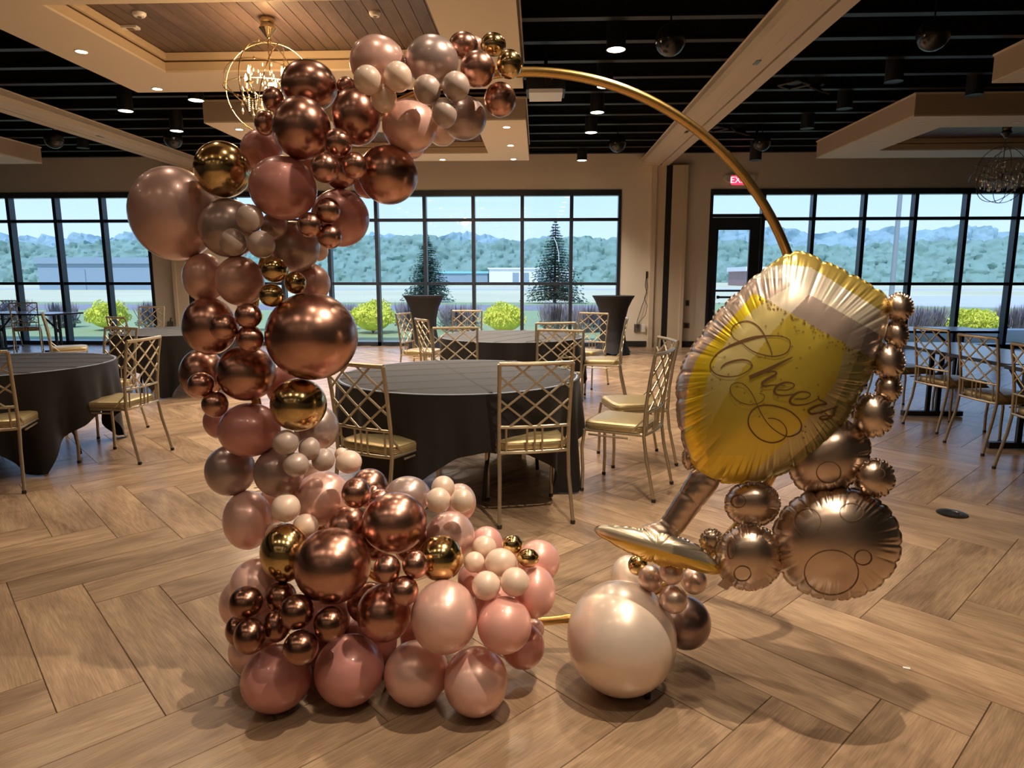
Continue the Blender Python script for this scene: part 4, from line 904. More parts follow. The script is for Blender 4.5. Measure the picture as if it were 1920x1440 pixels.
TABLE = '''
LP|-0.528|2.290|2.109|0.0902|0.0845|large peach-pink pearl balloon left of the big taupe one along the top of the arch
TP|-0.350|2.290|2.114|0.0859|0.0779|large taupe pearl balloon at the very top of the arch, between pink and copper ones
RG|-0.254|2.350|2.177|0.0493|0.0441|copper chrome balloon touching the right shoulder of the top taupe balloon
LP|-0.221|2.440|2.209|0.0256|0.0261|tiny pink sliver of a balloon between the top copper and upper gold ones
GD|-0.151|2.290|2.160|0.0412|0.0368|upper of two small gold balloons at the end of the arch garland
GD|-0.096|2.230|2.082|0.0403|0.0439|lower small gold balloon where the bare gold hoop begins
RG|-0.196|2.230|2.069|0.0555|0.0548|copper chrome balloon left of the two small gold ones at the arch end
RG|-0.129|2.290|1.992|0.0522|0.0544|lowest copper chrome balloon at the arch end, hanging under the gold one
GR|-0.347|2.160|1.991|0.0424|0.0436|left of three small taupe balloons clustered below the top taupe balloon
GR|-0.258|2.160|2.000|0.0425|0.0434|right of three small taupe balloons clustered below the top taupe balloon
GR|-0.295|2.160|1.920|0.0394|0.0428|lowest of three small taupe balloons clustered below the top taupe balloon
TP|-0.256|2.350|1.950|0.0770|0.0717|large taupe pearl balloon at lower right of the arch end, behind the small taupe trio
CR|-0.525|2.135|2.014|0.0429|0.0429|left of three small cream balloons in front of the top pink balloon
CR|-0.437|2.160|2.029|0.0437|0.0447|right of three small cream balloons in front of the top pink balloon
CR|-0.488|2.185|1.973|0.0410|0.0430|lowest of three small cream balloons in front of the top pink balloon
LP|-0.428|2.290|1.913|0.0904|0.0853|large peach-pink pearl balloon hanging under the small cream trio
CR|-0.342|2.440|1.925|0.0522|0.0490|peach balloon peeking out beneath the right taupe balloon of the arch
LP|-0.451|2.440|1.875|0.0447|0.0426|pink balloon peeking out below the big pink and above the large copper one
RG|-0.605|2.290|1.943|0.0789|0.0915|tall oval copper chrome balloon just left of the small cream trio
RG|-0.651|2.350|2.056|0.0314|0.0295|small copper balloon tucked left of the top pink balloon
RG|-0.777|2.350|2.058|0.0929|0.0821|upper large copper chrome balloon on the left bend, beside the lit chandelier
RG|-0.768|2.230|1.895|0.0921|0.0982|biggest copper chrome balloon of the upper left bend, below the first one
RG|-0.880|2.290|2.001|0.0348|0.0389|small copper balloon in front of the lit chandelier, upper one
RG|-0.935|2.350|1.939|0.0358|0.0406|small copper balloon in front of the lit chandelier, lower one
DP|-0.990|2.440|1.867|0.0712|0.0717|rose balloon between the lit chandelier and the large gold balloon
GD|-1.066|2.290|1.778|0.0906|0.0923|large shiny gold balloon at upper left above the huge blush one
DP|-0.839|2.230|1.709|0.1076|0.1024|large dusty rose egg-shaped balloon in the middle of the upper column
BL|-1.277|2.350|1.639|0.1449|0.1610|huge blush balloon jutting out on the left of the column
TP|-1.057|2.290|1.585|0.0971|0.0992|taupe pearl balloon right of the huge blush balloon, behind the small trio
GR|-0.927|2.160|1.607|0.0430|0.0448|top one of three small taupe balloons beside the huge blush balloon
GR|-0.986|2.160|1.532|0.0413|0.0438|lower left one of three small taupe balloons beside the huge blush balloon
GR|-0.894|2.160|1.525|0.0435|0.0438|lower right one of three small taupe balloons beside the huge blush balloon
TP|-0.865|2.375|1.526|0.0880|0.0906|taupe pearl balloon under the dusty rose egg and above the gold trio
DP|-0.689|2.350|1.623|0.0986|0.0988|dusty rose balloon sticking out on the right of the upper column
RG|-0.672|2.160|1.631|0.0393|0.0395|top one of three small copper balloons in front of the right dusty rose one
RG|-0.726|2.140|1.584|0.0388|0.0395|left one of three small copper balloons in front of the right dusty rose one
RG|-0.677|2.180|1.551|0.0399|0.0404|lowest of three small copper balloons in front of the right dusty rose one
RG|-0.631|2.160|1.836|0.0421|0.0440|top one of three small copper balloons beneath the tall oval copper one
RG|-0.661|2.110|1.753|0.0427|0.0454|left one of three small copper balloons beneath the tall oval copper one
RG|-0.581|2.160|1.767|0.0392|0.0415|right one of three small copper balloons beneath the tall oval copper one
RG|-0.687|2.350|1.778|0.0603|0.0593|mid copper balloon hidden behind the upper trio of small copper ones
RG|-0.504|2.290|1.758|0.0980|0.0968|large dark copper chrome balloon overlapping the window top on the right side
DP|-0.611|2.440|1.749|0.0521|0.0510|rose balloon peeking out left of the copper one at the window top
GD|-0.855|2.160|1.444|0.0423|0.0409|top one of three small gold balloons in the middle of the column
GD|-0.815|2.230|1.402|0.0357|0.0371|right one of three small gold balloons in the middle of the column
GD|-0.870|2.160|1.362|0.0393|0.0379|lower left one of three small gold balloons in the middle of the column
LP|-1.184|2.350|1.418|0.0739|0.0860|pink pearl balloon directly below the huge blush one, left edge of column
LP|-1.030|2.290|1.407|0.0801|0.0855|pink pearl balloon left of the small gold trio
LP|-0.835|2.444|1.399|0.0694|0.0716|pink pearl balloon behind and right of the small gold trio
CR|-0.815|2.477|1.517|0.0378|0.0386|peach balloon just visible right of the taupe one, against the window
RG|-1.149|2.290|1.251|0.0900|0.1003|large copper balloon on the left edge, behind the middle small copper trio
RG|-1.034|2.160|1.257|0.0452|0.0455|left one of three small copper balloons mid column
RG|-0.947|2.151|1.296|0.0422|0.0416|upper right one of three small copper balloons mid column
RG|-0.954|2.169|1.219|0.0428|0.0458|lower right one of three small copper balloons mid column
RG|-0.767|2.230|1.222|0.1525|0.1480|huge copper chrome balloon on the right of the column, largest copper one
RG|-1.264|2.440|1.059|0.0821|0.0965|copper balloon at the left edge behind two small copper ones
RG|-1.028|2.290|1.086|0.1014|0.0978|copper chrome balloon left of and below the huge copper one
RG|-1.161|2.226|1.055|0.0434|0.0423|upper of two small copper balloons at the left edge of the lower column
RG|-1.121|2.234|0.985|0.0440|0.0463|lower of two small copper balloons at the left edge of the lower column
GD|-0.825|2.230|0.986|0.0947|0.0920|large shiny gold balloon right of centre, beside the lattice chair back
DP|-1.030|2.290|0.881|0.1065|0.0971|wide dusty rose balloon left of the large gold one
DP|-1.213|2.440|0.878|0.0577|0.0649|rose balloon peeking out left of the wide dusty rose one
DP|-0.959|2.490|1.005|0.0815|0.0860|deep rose balloon in the gap between the huge copper and large gold ones
TP|-1.139|2.350|0.712|0.0894|0.0942|dark taupe pearl balloon at the narrow waist, left edge over the floor
TP|-0.932|2.290|0.726|0.0872|0.0897|taupe pearl balloon at the narrow waist, right of the darker one
TP|-0.838|2.440|0.855|0.0835|0.0868|lavender taupe balloon peeking out right of and below the large gold one
GR|-0.850|2.160|0.869|0.0426|0.0431|first small taupe balloon directly under the large gold one
GR|-0.789|2.213|0.835|0.0371|0.0404|second small taupe balloon right of the first under the gold one
GR|-0.818|2.158|0.793|0.0430|0.0413|small taupe balloon in front of the waist taupe balloon
GR|-0.755|2.250|0.785|0.0398|0.0411|small pinkish taupe balloon left of the round cream one
CR|-0.658|2.230|0.784|0.0452|0.0407|round cream balloon above the big pink one near the chair legs
CR|-0.720|2.350|0.778|0.0247|0.0253|tiny cream balloon tucked behind the round cream one
LP|-0.796|2.351|0.607|0.1050|0.1016|large peach-pink pearl balloon below the small taupe group
CR|-0.886|2.490|0.659|0.0480|0.0497|peach balloon glimpsed in the gap below the small taupe balloons
RG|-0.644|2.433|0.622|0.0759|0.0766|copper balloon behind the small dark copper one, by the chair leg
RG|-0.613|2.150|0.699|0.0493|0.0517|small dark copper balloon in front of the large pink lower one
RG|-0.593|2.308|0.651|0.0228|0.0230|tiny copper balloon between two copper ones near the chair leg
LP|-1.069|2.315|0.534|0.0880|0.1082|peach-pink pearl balloon bulging left below the waist
CR|-0.852|2.135|0.648|0.0480|0.0480|cream balloon in front between two large pink ones
CR|-0.824|2.235|0.546|0.0454|0.0427|cream balloon just above the bronze gold balloon
CR|-0.948|2.283|0.491|0.0441|0.0456|cream balloon peeking out left above the bronze gold balloon
GD|-0.861|2.130|0.490|0.0830|0.0991|bronze gold balloon left of the biggest lower copper one
RG|-0.672|2.050|0.483|0.1239|0.1238|biggest copper chrome balloon in the lower heap
RG|-0.674|2.238|0.539|0.0774|0.0780|copper balloon wedged above the biggest lower copper one
RG|-0.489|2.167|0.589|0.1100|0.1039|second biggest copper balloon of the lower heap, upper right
RG|-0.562|2.266|0.637|0.0411|0.0376|small copper balloon peeking over the second biggest lower copper one
TP|-0.477|2.337|0.626|0.0852|0.0735|blush taupe pearl balloon at the top back of the lower heap
BG|-0.328|2.224|0.698|0.0406|0.0404|top one of three small beige balloons on the right of the lower heap
BG|-0.333|2.143|0.679|0.0428|0.0425|lower left one of three small beige balloons on the right of the lower heap
BG|-0.252|2.143|0.680|0.0393|0.0406|lower right one of three small beige balloons on the right of the lower heap
BL|-0.286|2.348|0.601|0.0608|0.0697|blush balloon behind the three small beige ones
BL|-0.308|2.242|0.517|0.0867|0.0831|blush pearl balloon below the three small beige ones
GD|-0.322|2.100|0.493|0.0763|0.0760|gold balloon in the lower heap right of the copper trio
RG|-0.478|1.994|0.499|0.0436|0.0460|left one of three small copper balloons in front of the lower gold one
RG|-0.388|2.001|0.513|0.0422|0.0445|right one of three small copper balloons in front of the lower gold one
RG|-0.419|1.965|0.440|0.0450|0.0467|lowest of three small copper balloons in front of the lower gold one
RG|-0.507|2.065|0.312|0.0930|0.0946|large dark copper balloon under the small copper trio of the heap
LP|-0.297|1.993|0.340|0.1077|0.1152|large peach pearl balloon at the front right of the lower heap
PK|-0.103|1.990|0.317|0.0874|0.0886|salmon pink balloon right of the large peach pearl one
PK|-0.006|2.130|0.363|0.0707|0.0866|salmon pink balloon at the far right below the gold trio
PK|0.006|2.260|0.416|0.0764|0.0757|pink balloon behind the small gold trio at far right
GD|-0.084|2.166|0.516|0.0365|0.0337|upper one of three tiny gold balloons at the right of the heap
GD|-0.030|2.131|0.484|0.0378|0.0314|right one of three tiny gold balloons at the right of the heap
GD|-0.105|2.194|0.461|0.0334|0.0323|left one of three tiny gold balloons, half hidden by a cream one
PK|-0.189|2.364|0.436|0.0618|0.0641|pink balloon at the back of the small cream group
CR|-0.184|2.208|0.487|0.0429|0.0417|highest of the small cream-pink balloons right of the blush pearl one
CR|-0.212|2.125|0.469|0.0360|0.0349|leftmost of the small cream-pink balloons beside the lower gold one
CR|-0.121|2.111|0.476|0.0537|0.0467|widest of the small cream-pink balloons, touching the tiny gold trio
CR|-0.163|2.021|0.436|0.0465|0.0462|cream balloon directly above the salmon pink one, left of a pair
CR|-0.071|2.026|0.448|0.0466|0.0463|cream balloon directly above the salmon pink one, right of a pair
PK|-0.215|2.220|0.362|0.0661|0.0636|peach-pink balloon behind the small cream-pink ones
DP|-0.859|1.994|0.108|0.1133|0.1067|leftmost dusty rose balloon standing on the floor
DP|-0.627|2.035|0.119|0.1148|0.1152|second dusty rose balloon from the left standing on the floor
LP|-0.402|2.045|0.107|0.1082|0.1053|pink pearl balloon on the floor between rose and pale peach ones
LP|-0.198|2.002|0.110|0.1050|0.1088|palest peach pearl balloon on the floor at the front
DP|-0.048|2.177|0.136|0.0772|0.0788|dusty rose balloon near the floor at the right end by the hoop tube
BL|-0.006|2.273|0.146|0.0352|0.0367|pale sliver of a balloon beside the bare bottom hoop tube
RB|-0.950|2.003|0.370|0.0534|0.0530|highest left balloon of the eight small dark copper ones at lower left
RB|-0.863|2.078|0.352|0.0511|0.0515|high balloon behind the front of the eight small dark copper ones
RB|-0.761|1.946|0.372|0.0547|0.0544|central front balloon of the eight small dark copper ones
RB|-0.653|1.941|0.336|0.0521|0.0540|rightmost balloon of the eight small dark copper ones
RB|-0.852|2.000|0.293|0.0428|0.0526|balloon in the middle of the eight small dark copper ones
RB|-1.013|2.060|0.239|0.0384|0.0492|leftmost balloon of the eight small dark copper ones, half hidden
RB|-0.910|1.930|0.294|0.0489|0.0555|lower left front balloon of the eight small dark copper ones
RB|-0.732|1.890|0.282|0.0538|0.0540|lowest balloon of the eight small dark copper ones
LP|-0.980|2.152|0.356|0.0870|0.0928|pink pearl balloon behind the highest small dark copper one
LP|-1.104|2.282|0.219|0.0736|0.0906|outermost pale pink balloon at the lower left edge of the heap
LP|-1.025|2.190|0.091|0.0827|0.0896|pale pink balloon behind the leftmost floor balloon
DP|-0.615|2.235|0.101|0.1048|0.1000|rose balloon deep inside the heap above the floor row
DP|-0.412|2.309|0.095|0.0993|0.0937|rose balloon deep inside the heap behind the large peach one
DP|-0.755|2.193|0.215|0.0881|0.0863|rose balloon deep inside behind the small dark copper group
PK|-0.159|2.283|0.242|0.0743|0.0706|coral balloon in the gap between cream pair and salmon pink one
WH|0.293|2.148|0.192|0.1872|0.1911|giant pearl white balloon standing alone by the bottom of the hoop
MC|0.544|2.300|0.170|0.0928|0.0958|dark mauve chrome balloon right of the giant pearl white one
MV|0.392|2.178|0.397|0.0432|0.0458|left one of four small mauve chrome balloons under the foil glass foot
MV|0.447|2.110|0.451|0.0397|0.0410|top one of four small mauve chrome balloons touching the foil glass foot
MV|0.540|2.180|0.389|0.0442|0.0457|right one of four small mauve chrome balloons under the foil glass foot
MV|0.458|2.110|0.355|0.0469|0.0459|lowest of four small mauve chrome balloons, above the dark mauve one
GD|0.357|2.242|0.415|0.0352|0.0364|small gold balloon under the foil glass foot
WH|0.346|2.390|0.301|0.0656|0.0814|pale pearl balloon behind the giant pearl white one
DP|-0.838|2.440|1.829|0.0581|0.0577|deep rose balloon in the dark gap above the dusty rose egg-shaped one
TP|-0.898|2.284|1.590|0.0443|0.0458|taupe balloon in the dark gap left of and under the dusty rose egg-shaped one
LP|-0.955|2.199|0.212|0.0830|0.0869|pink pearl balloon buried behind the middle of the eight small dark copper ones
DP|-0.800|2.254|0.086|0.0872|0.0846|rose balloon buried between the rightmost small dark copper one and the floor row
RG|-0.447|2.273|0.468|0.0725|0.0713|copper balloon buried behind the small copper trio of the heap
RG|-0.598|2.193|0.279|0.0740|0.0720|copper balloon buried right of and below the biggest lower copper one
LP|-1.035|2.468|0.536|0.0670|0.0700|pink pearl balloon buried at the waist behind the front cream one
RG|-0.581|2.272|0.462|0.0568|0.0564|copper balloon buried in the notch between the two biggest lower copper ones
'''
for ln in TABLE.strip().split('\n'):
    k, x, y, z, rx, rz, lab = ln.split('|'); balloon(k, float(x), float(y), float(z), float(rx), float(rz), lab)

# ------------------------------------------------------------------ gold hoop stand
HC = Vector((-.055, 2.36, 1.112)); HR = .985
hoop = empty('gold_hoop_stand', (HC.x, HC.y, 0), label='tall round gold metal hoop on a low stand that carries all the balloons', cat='hoop')
b = MB(); b.tube([(HR * math.cos(a), 0, HC.z + HR * math.sin(a)) for a in [2 * PI * i / 160 for i in range(160)]], .0165, 12, closed=True); b.build('hoop_tube', M['hoop'], hoop, smooth=True)
for a in (91, 46, 20, -30, -80, -86, 150, 210):
    a = math.radians(a); b = MB()
    b.tube([(HR * math.cos(a + q), 0, HC.z + HR * math.sin(a + q)) for q in (-.012, 0, .012)], .0185, 12); b.build('coupling', M['hoop'], hoop, smooth=True)
for sx_ in (-.489, .379):
    hz = HC.z - math.sqrt(HR ** 2 - (sx_ - HC.x) ** 2)
    b = MB(); b.box((sx_ - HC.x, 0, .068), (.03, .58, .02)); b.tube([(sx_ - HC.x, 0, .07), (sx_ - HC.x, 0, hz)], .012, 8); b.build('base_bar', M['pole'], hoop)
    for yy in (-.26, .26):
        b = MB(); b.lathe([(.022, -.01), (.026, -.008), (.026, .008), (.022, .01)], 16, (sx_ - HC.x, yy, .026), 'x'); b.box((sx_ - HC.x, yy, .05), (.012, .012, .03)); b.build('caster', M['rubber'], hoop)
# ------------------------------------------------------------------ foil champagne glass balloon
RC = Euler((PI / 2 - PITCH, 0, YAW)).to_matrix()
rgt, upv, fwd = RC.col[0].copy(), RC.col[1].copy(), -RC.col[2]
DEP = 2.10; SC = DEP / F_PX
O0 = Vector((0, 0, CAM_H)) + (fwd + rgt * ((1460 - 960) / F_PX) + upv * ((720 - 800) / F_PX)) * DEP
foil = empty('champagne_glass_balloon', tuple(O0), label='large foil balloon shaped as a tilted champagne glass with brown bubbles', cat='balloon')
FY = math.radians(18)          # the balloon hangs turned, its right side nearer the viewer
foil.rotation_euler = (Matrix((rgt, fwd, upv)).transposed() @ Matrix.Rotation(-FY, 3, 'Z')).to_euler()
def LP(a, b, h=0):
    # outline template -> metres in the balloon's own (turned) plane
    x = (a - 960) / F_PX; x0_ = (1460 - 960) / F_PX; y_ = -(b - 720) / F_PX; y0_ = -(800 - 720) / F_PX
    s_, c_ = math.sin(FY), math.cos(FY)
    k = (DEP * (c_ + x0_ * s_) - h) / (c_ + x * s_)
    dx, dz_, dy = x * k - x0_ * DEP, y_ * k - y0_ * DEP, k - DEP
    return (dx * c_ - dy * s_, -h, dz_)
def LP0(a, b, h=0): return ((a - 1460) * SC, -h, -(b - 800) * SC)      # template units -> metres in the balloon's own plane

class Lobe:
    """inflated foil cushion: star-shaped outline, domed front and back, crimped rim"""
    def __init__(s, outline, c, T, nr=26, ns=240, pw=2.3, q=.55, wr=.06, wn=60, scal=.012, sn=16, seed=1, y0=0.0, tilt=0.0):
        s.c = c; s.T = T; s.nr = nr; s.ns = ns; s.pw = pw; s.q = q; s.wr = wr; s.wn = wn; s.y0 = y0; s.tilt = tilt
        P = np.array(outline, float); ang = np.arctan2(P[:, 1] - c[1], P[:, 0] - c[0]); rad = np.hypot(P[:, 0] - c[0], P[:, 1] - c[1])
        o = np.argsort(ang); ang = ang[o]; rad = rad[o]
        A = np.concatenate([ang - 2 * PI, ang, ang + 2 * PI]); Rr = np.concatenate([rad, rad, rad])
        s.ang = np.linspace(-PI, PI, ns, endpoint=False); R = np.interp(s.ang, A, Rr)
        k = max(1, ns // 90); ker = np.ones(2 * k + 1) / (2 * k + 1); R = np.convolve(np.concatenate([R[-k:], R, R[:k]]), ker, 'valid')
        g = np.random.default_rng(seed); s.ph = g.uniform(0, 6.28, 8)
        s.R0 = R
        x = s.ang
        sc = np.abs(np.sin(sn / 2 * x + s.ph[0] + .7 * np.sin(3 * x + s.ph[1])))
        s.R = R * (1 - scal * (1 - sc) ** 3 * 2.5) + 0
        s.W = (np.sin(wn * x + 2.2 * np.sin(5 * x + s.ph[2])) * .6 + np.sin(wn * 1.63 * x + 3 * np.sin(4 * x + s.ph[3])) * .4) * (.55 + .45 * np.sin(7 * x + s.ph[4]))
        s.K = (1 - sc) ** 4                       # deep creases at the scallops
    def height(s, a, b):
        a = np.asarray(a, float); b = np.asarray(b, float)
        th = np.arctan2(b - s.c[1], a - s.c[0]); r = np.hypot(a - s.c[0], b - s.c[1])
        AA = np.concatenate([s.ang, [PI]]); R = np.interp(th, AA, np.append(s.R0, s.R0[0])); W = np.interp(th, AA, np.append(s.W, s.W[0])); K = np.interp(th, AA, np.append(s.K, s.K[0]))
        t = np.clip(r / R, 0, 1)
        return s.hh(t, W, K)
    def hh(s, t, W, K):
        base = s.T * (1 - t ** s.pw) ** s.q
        w = np.clip((t - .66) / .28, 0, 1); w = w * w * (3 - 2 * w); fade = np.clip((1 - t) / .04, 0, 1)
        return base * (1 - .08 * K * np.clip((t - .6) / .38, 0, 1) ** 2) + s.T * s.wr * W * w * fade
    def mesh(s, name, mats, side=1, color=None, parent=None, flange=.006):
        tt = 1 - (1 - np.linspace(0, 1, s.nr + 1)) ** 1.35; tt = tt[1:]
        V = []; cols = []; n = s.ns
        mix = (tt ** 7)[:, None]; RR = tt[:, None] * (s.R0[None] * (1 - mix) + s.R[None] * mix)
        A = s.c[0] + RR * np.cos(s.ang); B_ = s.c[1] + RR * np.sin(s.ang)
        Hh = s.hh(tt[:, None] * np.ones(n), s.W[None, :], s.K[None, :])
        allV = []
        for sd in ((1,) if side == 1 else (1, -1)):
            base = len(V)
            hc = s.T * sd
            V.append(LP(s.c[0], s.c[1], s.T * sd + s.y0)); cols.append((s.c[0], s.c[1], sd))
            for i in range(s.nr):
                for j in range(n):
                    V.append(LP(A[i, j], B_[i, j], Hh[i, j] * sd + s.y0 + s.tilt * (A[i, j] - s.c[0]) * SC)); cols.append((A[i, j], B_[i, j], sd))
            fs = []
            for j in range(n): fs.append((base, base + 1 + j, base + 1 + (j + 1) % n))
            for i in range(s.nr - 1):
                o = base + 1 + i * n
                for j in range(n): fs.append((o + j, o + n + j, o + n + (j + 1) % n, o + (j + 1) % n))
            if sd == -1: fs = [tuple(reversed(f)) for f in fs]
            allV += fs
        if flange:
            o = 1 + (s.nr - 1) * n; k0 = len(V)
            for j in range(n):
                rr = s.R[j] + (flange / SC) * (1 + .12 * math.sin(j * 1.1)); V.append(LP(s.c[0] + rr * math.cos(s.ang[j]), s.c[1] + rr * math.sin(s.ang[j]), s.y0 + .002 * math.sin(j * .9) + s.tilt * (rr * math.cos(s.ang[j])) * SC)); cols.append((A[-1, j], B_[-1, j], 1))
            for j in range(n): allV.append((o + j, k0 + j, k0 + (j + 1) % n, o + (j + 1) % n))
        me = bpy.data.meshes.new(name); me.from_pydata(V, [], allV)
        for m_ in (mats if isinstance(mats, list) else [mats]): me.materials.append(m_)
        me.polygons.foreach_set('use_smooth', [True] * len(me.polygons))
        if color is not None:
            arr = np.array(cols); col = color(arr[:, 0], arr[:, 1], arr[:, 2]); at = me.attributes.new('print', 'FLOAT_COLOR', 'POINT')
            at.data.foreach_set('color', np.concatenate([col, np.ones((len(col), 1))], 1).astype(np.float32).ravel())
        return link(name, me, parent)

OUT = [(1492,471),(1517,479),(1547,492),(1575,506),(1600,517),(1618,529),(1642,541),(1664,558),(1666,585),(1661,612),(1652,645),(1645,665),(1632,700),(1610,738),(1590,775),(1568,815),(1540,848),(1508,868),(1477,882),(1450,893),(1425,900),(1395,903),(1365,903),(1342,905),(1322,902),(1308,890),(1300,872),(1288,845),(1278,815),(1272,780),(1270,755),(1272,710),(1283,680),(1296,655),(1316,630),(1336,600),(1364,568),(1390,546),(1410,525),(1432,507),(1460,490),(1478,474)]
def P_(x, pts): p = np.array(sorted(pts), float); return np.interp(x, p[:, 0], p[:, 1])
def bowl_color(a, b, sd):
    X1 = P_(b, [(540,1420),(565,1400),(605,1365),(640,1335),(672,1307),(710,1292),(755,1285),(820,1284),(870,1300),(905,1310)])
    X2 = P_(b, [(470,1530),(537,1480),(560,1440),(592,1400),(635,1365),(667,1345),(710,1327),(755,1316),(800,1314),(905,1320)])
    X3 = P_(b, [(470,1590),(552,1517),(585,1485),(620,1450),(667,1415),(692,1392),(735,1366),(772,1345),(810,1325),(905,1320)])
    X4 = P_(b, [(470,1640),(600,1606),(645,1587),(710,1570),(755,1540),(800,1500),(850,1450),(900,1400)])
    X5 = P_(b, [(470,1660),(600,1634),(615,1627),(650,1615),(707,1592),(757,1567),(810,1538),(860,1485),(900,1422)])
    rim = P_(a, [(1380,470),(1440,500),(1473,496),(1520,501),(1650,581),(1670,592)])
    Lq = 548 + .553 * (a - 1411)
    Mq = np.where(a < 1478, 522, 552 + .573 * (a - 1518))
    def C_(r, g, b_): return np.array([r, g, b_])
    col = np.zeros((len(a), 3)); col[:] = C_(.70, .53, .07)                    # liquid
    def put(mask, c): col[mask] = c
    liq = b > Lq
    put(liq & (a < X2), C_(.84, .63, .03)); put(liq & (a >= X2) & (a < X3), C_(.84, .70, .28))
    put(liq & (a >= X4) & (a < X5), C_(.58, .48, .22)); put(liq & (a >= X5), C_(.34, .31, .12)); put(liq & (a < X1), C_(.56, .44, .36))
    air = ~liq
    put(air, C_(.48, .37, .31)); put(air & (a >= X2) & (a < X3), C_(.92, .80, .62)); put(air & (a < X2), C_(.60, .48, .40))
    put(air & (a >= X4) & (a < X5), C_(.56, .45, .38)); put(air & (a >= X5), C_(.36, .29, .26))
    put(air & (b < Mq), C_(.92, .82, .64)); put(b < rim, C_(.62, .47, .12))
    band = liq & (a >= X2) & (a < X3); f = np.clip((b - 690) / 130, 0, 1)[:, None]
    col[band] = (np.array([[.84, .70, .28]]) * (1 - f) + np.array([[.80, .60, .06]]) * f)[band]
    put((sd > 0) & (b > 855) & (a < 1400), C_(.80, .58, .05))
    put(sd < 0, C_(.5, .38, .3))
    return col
bowl = Lobe(OUT, (1462, 700), .135, nr=96, ns=720, pw=2.5, q=.52, wr=.020, wn=104, scal=.009, sn=26, seed=3)
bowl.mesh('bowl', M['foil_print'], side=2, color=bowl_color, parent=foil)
def ell(cx, cy, rx, ry, n=48, rot=0.0):
    cr_, sr_ = math.cos(rot), math.sin(rot)
    return [(cx + rx * math.cos(t) * cr_ - ry * math.sin(t) * sr_, cy + rx * math.cos(t) * sr_ + ry * math.sin(t) * cr_) for t in [2 * PI * i / n for i in range(n)]]
BUB = [((1686, 576), 25, 25, .035, .0, 'small top bubble'), ((1681, 627), 21, 26, .035, .01, ''), ((1666, 678), 29, 33, .045, .0, ''), ((1666, 728), 23, 24, .035, .01, ''), ((1637, 778), 38, 40, .06, .01, ''),
       ((1556, 858), 80, 62, .095, .035, ''), ((1640, 897), 37, 35, .05, .0, ''), ((1568, 1018), 121, 105, .13, .03, ''), ((1411, 945), 50, 41, .065, .03, ''), ((1405, 1045), 62, 60, .085, .0, ''), ((1334, 1014), 20, 20, .025, .02, ''), ((1293, 858), 12, 20, .02, .02, '')]
lobes = []
for i, (c, rx, ry, T, yb_, _) in enumerate(BUB):
    big = rx > 45
    L_ = Lobe(ell(c[0], c[1], rx, ry, rot=(-.6 if i == 5 else 0)), c, T, nr=30 if big else 20, ns=360 if big else 200, pw=2.4, q=.55, wr=.022 if big else .035, wn=(46 if rx > 100 else 30 if big else 15), scal=.016 if big else .06, sn=(22 if rx > 100 else 16 if big else 10), seed=10 + i, y0=-yb_, tilt=(.15 if i < 5 else 0))
    L_.mesh('bubble', M['foil_brown'], side=2, parent=foil); lobes.append(L_)
# ribbon decals lying on a lobe
def decal(mb, lobe, pts, w, lift=.0022, closed=False):
    P = np.array(pts, float)
    # resample with Catmull-Rom
    out = []; n = len(P); seg = n if closed else n - 1
    for i in range(seg):
        p0 = P[(i - 1) % n] if (closed or i > 0) else P[i]; p1 = P[i]; p2 = P[(i + 1) % n]; p3 = P[(i + 2) % n] if (closed or i + 2 < n) else P[(i + 1) % n]
        m_ = max(3, int(np.hypot(*(p2 - p1)) / 2.0))
        for k in range(m_):
            t = k / m_; out.append(.5 * ((2 * p1) + (-p0 + p2) * t + (2 * p0 - 5 * p1 + 4 * p2 - p3) * t * t + (-p0 + 3 * p1 - 3 * p2 + p3) * t ** 3))
    if not closed: out.append(P[-1])
    out = np.array(out); m_ = len(out)
    if np.isscalar(w): ww = np.full(m_, w)
    else: ww = np.interp(np.linspace(0, 1, m_), np.linspace(0, 1, len(w)), w)
    T_ = np.roll(out, -1, 0) - np.roll(out, 1, 0)
    if not closed: T_[0] = out[1] - out[0]; T_[-1] = out[-1] - out[-2]
    N_ = np.stack([-T_[:, 1], T_[:, 0]], 1); N_ /= np.maximum(np.hypot(N_[:, 0], N_[:, 1]), 1e-6)[:, None]
    a, c = out + N_ * ww[:, None] / 2, out - N_ * ww[:, None] / 2
    ha = lobe.height(a[:, 0], a[:, 1]) + lift + lobe.y0; hc = lobe.height(c[:, 0], c[:, 1]) + lift + lobe.y0
    V = []
    for i in range(m_):
        V.append(LP(a[i, 0], a[i, 1], ha[i] + lobe.tilt * (a[i, 0] - lobe.c[0]) * SC)); V.append(LP(c[i, 0], c[i, 1], hc[i] + lobe.tilt * (c[i, 0] - lobe.c[0]) * SC))
    F_ = [(2 * i, 2 * i + 1, 2 * ((i + 1) % m_) + 1, 2 * ((i + 1) % m_)) for i in range(m_ if closed else m_ - 1)]
    mb.add(V, F_)
Z1 = lambda pts: [(1240 + x / 4, 460 + y / 4) for x, y in pts]
ink = MB()
decal(ink, bowl, Z1([(832,835),(825,790),(800,730),(760,650),(710,595),(640,568),(560,590),(525,640),(540,690),(600,730),(680,790),(760,820),(850,832),(930,810),(965,760),(960,710),(900,682),(800,678),(700,690),(600,720),(500,760),(420,810),(370,880),(375,930),(420,970),(500,985),(580,975),(650,940),(678,900),(660,870),(610,858),(540,868),(480,890),(445,920)]),
      [1.4,1.8,2.0,2.2,2.4,2.0,1.8,1.6,1.6,1.8,2.0,2.2,2.2,2.0,1.6,1.6,1.8,3.0,5.0,5.5,4.5,3.0,2.0,1.8,2.0,2.2,1.8,1.6,1.8,2.2,3.6,3.4,2.0])
